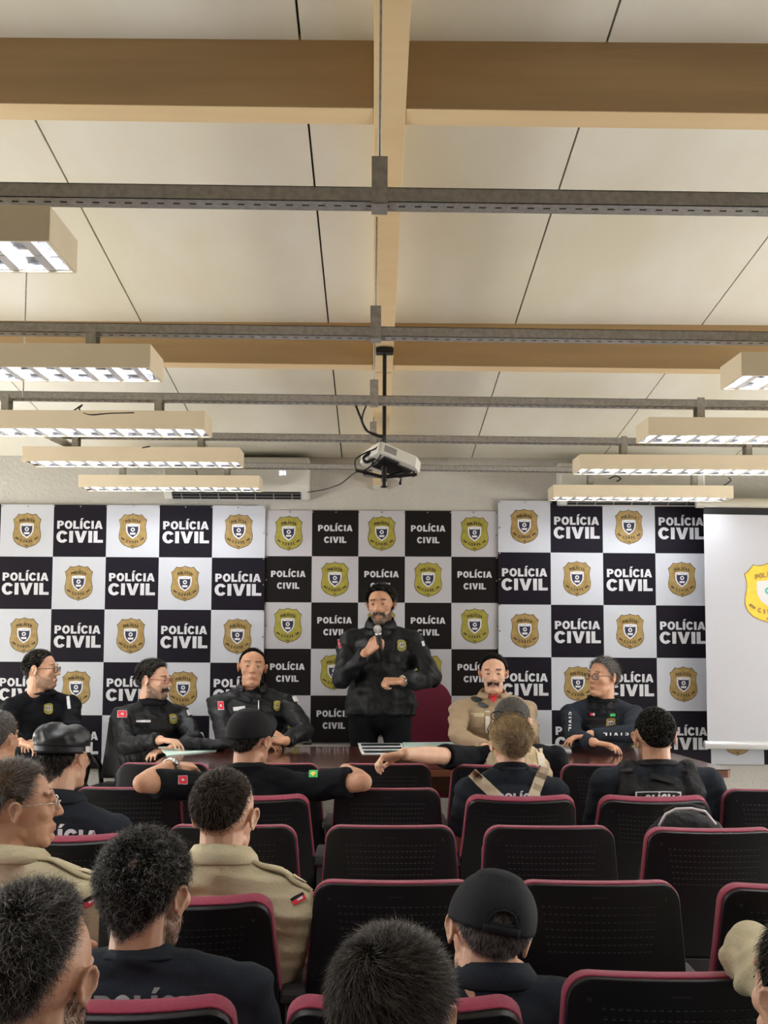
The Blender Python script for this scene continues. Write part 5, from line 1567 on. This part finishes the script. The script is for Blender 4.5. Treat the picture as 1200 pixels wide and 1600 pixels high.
for (a_, b_) in (((742, 1212), (778, 1246)), ((848, 1205), (832, 1246))):
    cx, cy = (a_[0] + b_[0]) / 2, (a_[1] + b_[1]) / 2; ln = math.hypot(b_[0] - a_[0], b_[1] - a_[1]); an = math.degrees(math.atan2(-(b_[1] - a_[1]), b_[0] - a_[0]))
    decal(Km, 'brace', rect_draw(ln + 14, 17, 0, 1, an, 0, 0, 6), ['tan'], cx, cy, label='tan webbing brace')
decal(Km, 'back_print', text_draw('POLÍCIA', 70, 12, 0, 1), ['ink_white'], 812, 1246)
gl = MB(); Mh = Km['Mh']
for s in (-1, 1):
    gl.tube([Mh @ V((s * .088, -.02, .035)), Mh @ V((s * .093, .02, .07)), Mh @ V((s * .07, .06, .10))], .0022, 0, 6)
    gl.tube([Mh @ V((s * .04 + .033 * math.cos(t), .055 + .01 * math.sin(t), .122 + .020 * math.sin(t))) for t in [R(q) for q in range(0, 360, 24)]], .0028, 0, 6, True)
gl.tube([Mh @ V((-.01, .055, .125)), Mh @ V((.01, .055, .125))], .002, 0, 6)
thing('sunglasses', gl, ['cable'], True, label='dark sunglasses pushed up on the head of the woman with a bun', cat='sunglasses')
# man in black vest
_, Lm = person('broad man with cropped greying hair in a black POLÍCIA tactical vest, second row right', (1022, 1153), 5.62, 1.10, hyaw=-3, hpitch=-2, skin='tan', seed=26, hair=H(line='short', cols=['black', 'midgrey'], n=6000, L=.007, T=.003, w=.0011, soft=18, frac=[.62, .38]),
               cloth='navy', sleeve='short', collar=('vest', .018, .070, .0), hipz=.50, hipy=.0, fat=1.18, bw=1.13, brows=False, wr=.004, sh_drop=-.05, nk=.03, beard=H(cols=['black'], n=700, L=.006), glasses=H())
q = Lm['TR']; sm_ = Lm['smid']
vb = MB().ell(sm_ + q @ V((0, 0, -.13)), (.235, .185, .19), q).ell(sm_ + q @ V((0, 0, -.28)), (.24, .185, .22), q)
for s in (-1, 1): vb.cap(sm_ + q @ V((s * .135, -.09, -.02)), sm_ + q @ V((s * .125, .0, .058)), .052, .045).cap(sm_ + q @ V((s * .125, .0, .058)), sm_ + q @ V((s * .13, .1, -.02)), .045, .05)
vb.box(sm_ + q @ V((0, -.15, -.09)), (.36, .05, .09), rot=q)
vm = blob(vb, 'tactical_vest', ['vest'], .008, 3, wrinkle(.005, 1.6, 19))
Lm['bvh'] = BVHTree.FromPolygons([v.co.copy() for v in vm.vertices], [tuple(p.vertices) for p in vm.polygons])
Lm['shirt'] = put('tactical_vest', vm, Lm['root'], label='black tactical vest')
decal(Lm, 'back_label', multi(rect_draw(72, 29, 0, 0, 0, 0, 0, 5), rect_draw(68, 26, 1, 1, 0, 0, 0, 5), text_draw('POLÍCIA', 60, 13, 0, 2, 0, 0, 3.5)), ['ink_white', 'slot'], 1028, 1252, label='black label with white POLÍCIA lettering', off=.006)
for px in (980, 1064): decal(Lm, 'vest_buckle', multi(rect_draw(20, 8, 0, 1, 0), rect_draw(15, 4, 1, 2, 0)), ['vest', 'shell2'], px, 1204, off=.006)
decal(Lm, 'grab_handle', rect_draw(36, 9, 0, 1, -12), ['slot'], 1035, 1218, off=.008)
# ---- khaki man in profile
_, Mm = person('man in khaki uniform and glasses with grey-brown hair, turned in profile', (32, 1262), 3.72, 1.05, yaw=14, hyaw=74, hpitch=2, hroll=0, skin='mid', seed=27, vox=.0035,
               hair=H(line='short', cols=['brown', 'midgrey', 'grey', 'darkbrown'], n=9000, L=.030, T=.011, w=.0010, comb=(0, -.06, .03), frac=[.35, .25, .2, .2]), cloth='khaki', collar=('khaki', .040, .072, .1),
               glasses=H(m='steel', t=.0010, r=(.021, .015)), hipz=.50, hipy=.0, fat=1.12, bw=1.18, wr=.006, shoulder_shift=(.02, -.02))
def epaulette(info, side, label):
    S = info['S']; sh_ = info['sh'][side]; B = info['B']; a0 = info['nb'] + B @ V((side * .075, .0, .006)) * S; a1 = sh_ + B @ V((side * .035, .0, .052)) * S
    def fn(u, v):
        p = a0.lerp(a1, u) + V((0, 0, .018 * math.sin(u * math.pi))) + B @ V((0, (v - .5) * .052, 0)) * S
        h = info['bvh'].ray_cast(p + V((0, 0, .12)), V((0, 0, -1)))
        if h[0] is not None and abs(h[0].z - p.z) < .08: p = h[0] + V((0, 0, .006 + .012 * math.sin(u * math.pi)))
        return p
    mb = MB().grid(fn, 10, 3)
    o = put('epaulette', mb.mesh('epaulette', ['khaki'], True), info['shirt'], label=label)
    s_ = o.modifiers.new('thickness', 'SOLIDIFY'); s_.thickness = .007
    st = MB().grid(lambda u, v: fn(.72 + .2 * u, .25 + .5 * v) + V((0, 0, .005)), 3, 3)
    put('epaulette_star', st.mesh('epaulette_star', ['tan'], True), o_parent(info), label='embroidered yellow rank mark')
def o_parent(info): return info['shirt']
epaulette(Mm, 1, 'khaki epaulette with a yellow mark')
flag(Mm, 140, 1408, 14, 26, -62, 'redblack')
# ---- khaki man seen from behind
_, Nm = person('man in khaki uniform with cropped dark hair, seen from behind', (352, 1276), 3.66, 1.09, yaw=6, hyaw=14, hpitch=0, skin='light', seed=28, vox=.0035,
               hair=H(line='fade', cols=['darkbrown', 'black', 'brown'], frac=[.35, .2, .45], n=12000, L=.012, T=.006, w=.0009, soft=42, crown=(.01, -.085, .085)), cloth='khaki', collar=('khaki', .042, .070, .05),
               hipz=.50, hipy=.0, fat=1.06, bw=1.10, brows=False, wr=.007, sh_drop=.0, nk=.025,
               arms=[H(side=1, e=(470, 1490), w=(452, 1555), en=False, wn=False, ul=1.02)])
epaulette(Nm, 1, 'khaki epaulette with a white mark'); epaulette(Nm, -1, 'khaki epaulette, mostly hidden')
flag(Nm, 466, 1405, 12, 22, -62, 'redblack')
# ---- curly-haired man
_, Om = person('curly black-haired man with a small bald patch and greying beard', (232, 1398), 2.83, 1.06, yaw=4, hyaw=24, hpitch=-4, skin='mid', seed=29, vox=.0035,
               hair=H(line='full', cols=['black', 'darkbrown', 'silver'], n=24000, L=.020, T=.015, w=.0008, curl=.34, lift=.35, jit=.6, soft=9, lump=.10, wavy=14, frac=[.50, .30, .20], bald=[((.335, -.88, .50), .10, .34, .0)]),
               beard=H(cols=['grey', 'darkbrown', 'silver'], n=1500, L=.009, w=.0009), cloth='navy', sleeve='short', collar=('navy', .010, .066, .0), hipz=.50, hipy=.0, fat=1.16, bw=1.16, brows=False, wr=.004, sh_drop=-.045, nk=.02)
decal(Om, 'back_lettering', text_draw('POLÍCIA', 176, 36, 0, 1, 0), ['grey_plastic'], 236, 1574, label='grey POLÍCIA lettering')
# ---- man with washed cap
_, Rm_ = person('man in a washed black baseball cap leaning on his hand, fifth row', (762, 1462), 2.84, 1.04, yaw=2, hyaw=-6, hpitch=-8, hroll=12, skin='light', seed=30, vox=.0035,
                hair=H(line='short', cols=['midgrey', 'silver', 'black', 'grey'], n=9000, L=.012, T=.004, w=.0009, zmax=.05), cloth='navy', sleeve='short', collar=('navy', .045, .068, .0), hipz=.50, hipy=.0, fat=1.0, bw=1.0, brows=False, wr=.004,
                shoulder_shift=(.02, 0), sh_drop=-.085, nk=.045,
                arms=[H(side=1, e=(836, 1600), w=(806, 1516), en=False, wn=False, d=(-.3, .3, .9), palm=(-.9, .1, .1), curl=(40, 50, 30))])
cap_root(Rm_, 'washed black baseball cap with an open strap back, fifth row'); cap_baseball(Rm_, 'cap2', 1.03, 4)
# ---- head in the bottom left corner
_, Pm = person('man with wavy greying hair and a shaved fade in the bottom left corner', (60, 1530), 1.92, 1.03, yaw=4, hyaw=15, hpitch=-2, skin='mid', seed=31, vox=.0035,
               hair=H(line='corner', cols=['black', 'darkbrown', 'silver', 'brown'], n=24000, L=.026, T=.017, w=.0007, curl=.17, lift=.3, jit=.45, soft=20, frac=[.4, .3, .15, .15], lump=.08, wavy=12),
               beard=H(cols=['black', 'darkbrown'], n=3500, L=.008, w=.0007), cloth='cotton', hipz=.50, hipy=.0, brows=False)
# ---- head nearest the camera
_, Qm = person('man with thick dark hair and wire glasses nearest the camera, seen from behind', (614, 1594), 1.87, 0.98, yaw=0, hyaw=13, hpitch=-12, skin='mid', seed=32, vox=.0035,
               hair=H(line='full', cols=['black', 'darkbrown', 'brown'], n=30000, L=.026, T=.012, w=.00065, lift=.35, jit=.30, soft=8, frac=[.25, .40, .35], crown=(-.012, -.085, .082), swirl=.8), cloth='cotton', hipz=.50, hipy=.0, brows=False,
               glasses=H(m='steel', t=.0012))
# ---- khaki sleeve over the chair back at the right
c2 = CX0 + 2 * PITCH
hp = P(1430, 1390, 2.85)
_, Sm = person('person in khaki whose bent sleeve rests on a chair back, right edge', (1440, 1400), 2.85, 1.03, yaw=-12, hyaw=-5, skin='light', seed=33, hair=dark, cloth='khaki', collar=('khaki', .04, .07, .05), hipz=.50, hipy=.0, bw=1.1, fat=1.08, brows=False, wr=.012,
               arms=[H(side=-1, e=(1172, 1492), w=(1225, 1560), en=True, wn=True, ul=1.1)])
# ---- head at the right edge
_, Tm = person('dark-haired person whose ear shows in the bottom right corner', (1272, 1560), 1.93, 1.03, hyaw=-18, skin='light', seed=34, vox=.005, hair=H(line='full', cols=['black', 'darkbrown'], n=12000, L=.018, T=.010, w=.0008), cloth='navy', hipz=.50, hipy=.0, brows=False)

# ---- black backpack on a third-row seat
bp = P(1078, 1290, 4.62)
rt = empty('backpack', (bp.x, 4.70, .455), label='black backpack with a pale carrying strap behind the right third-row seat back', cat='backpack')
me = blob(MB().ell((bp.x, 4.70, .66), (.17, .11, .21)).ell((bp.x, 4.68, .80), (.15, .09, .12)).box((bp.x, 4.72, .60), (.28, .16, .26)), 'bag_body', ['vest'], .008, 3, wrinkle(.005, 1.4, 8))
put('bag_body', me, rt)
pp = [P(1030, 1290, 4.62), P(1040, 1272, 4.60), P(1056, 1264, 4.60), P(1080, 1263, 4.60), P(1102, 1268, 4.60), P(1118, 1288, 4.62)]
put('carrying_strap', MB().tube(pp, .005, 0, 8).mesh('carrying_strap', ['ink_silver'], True), rt)
put('grab_handle', MB().tube([p + V((0, .012, .006)) for p in pp[1:-1]], .010, 0, 8).mesh('grab_handle', ['vest'], True), rt)
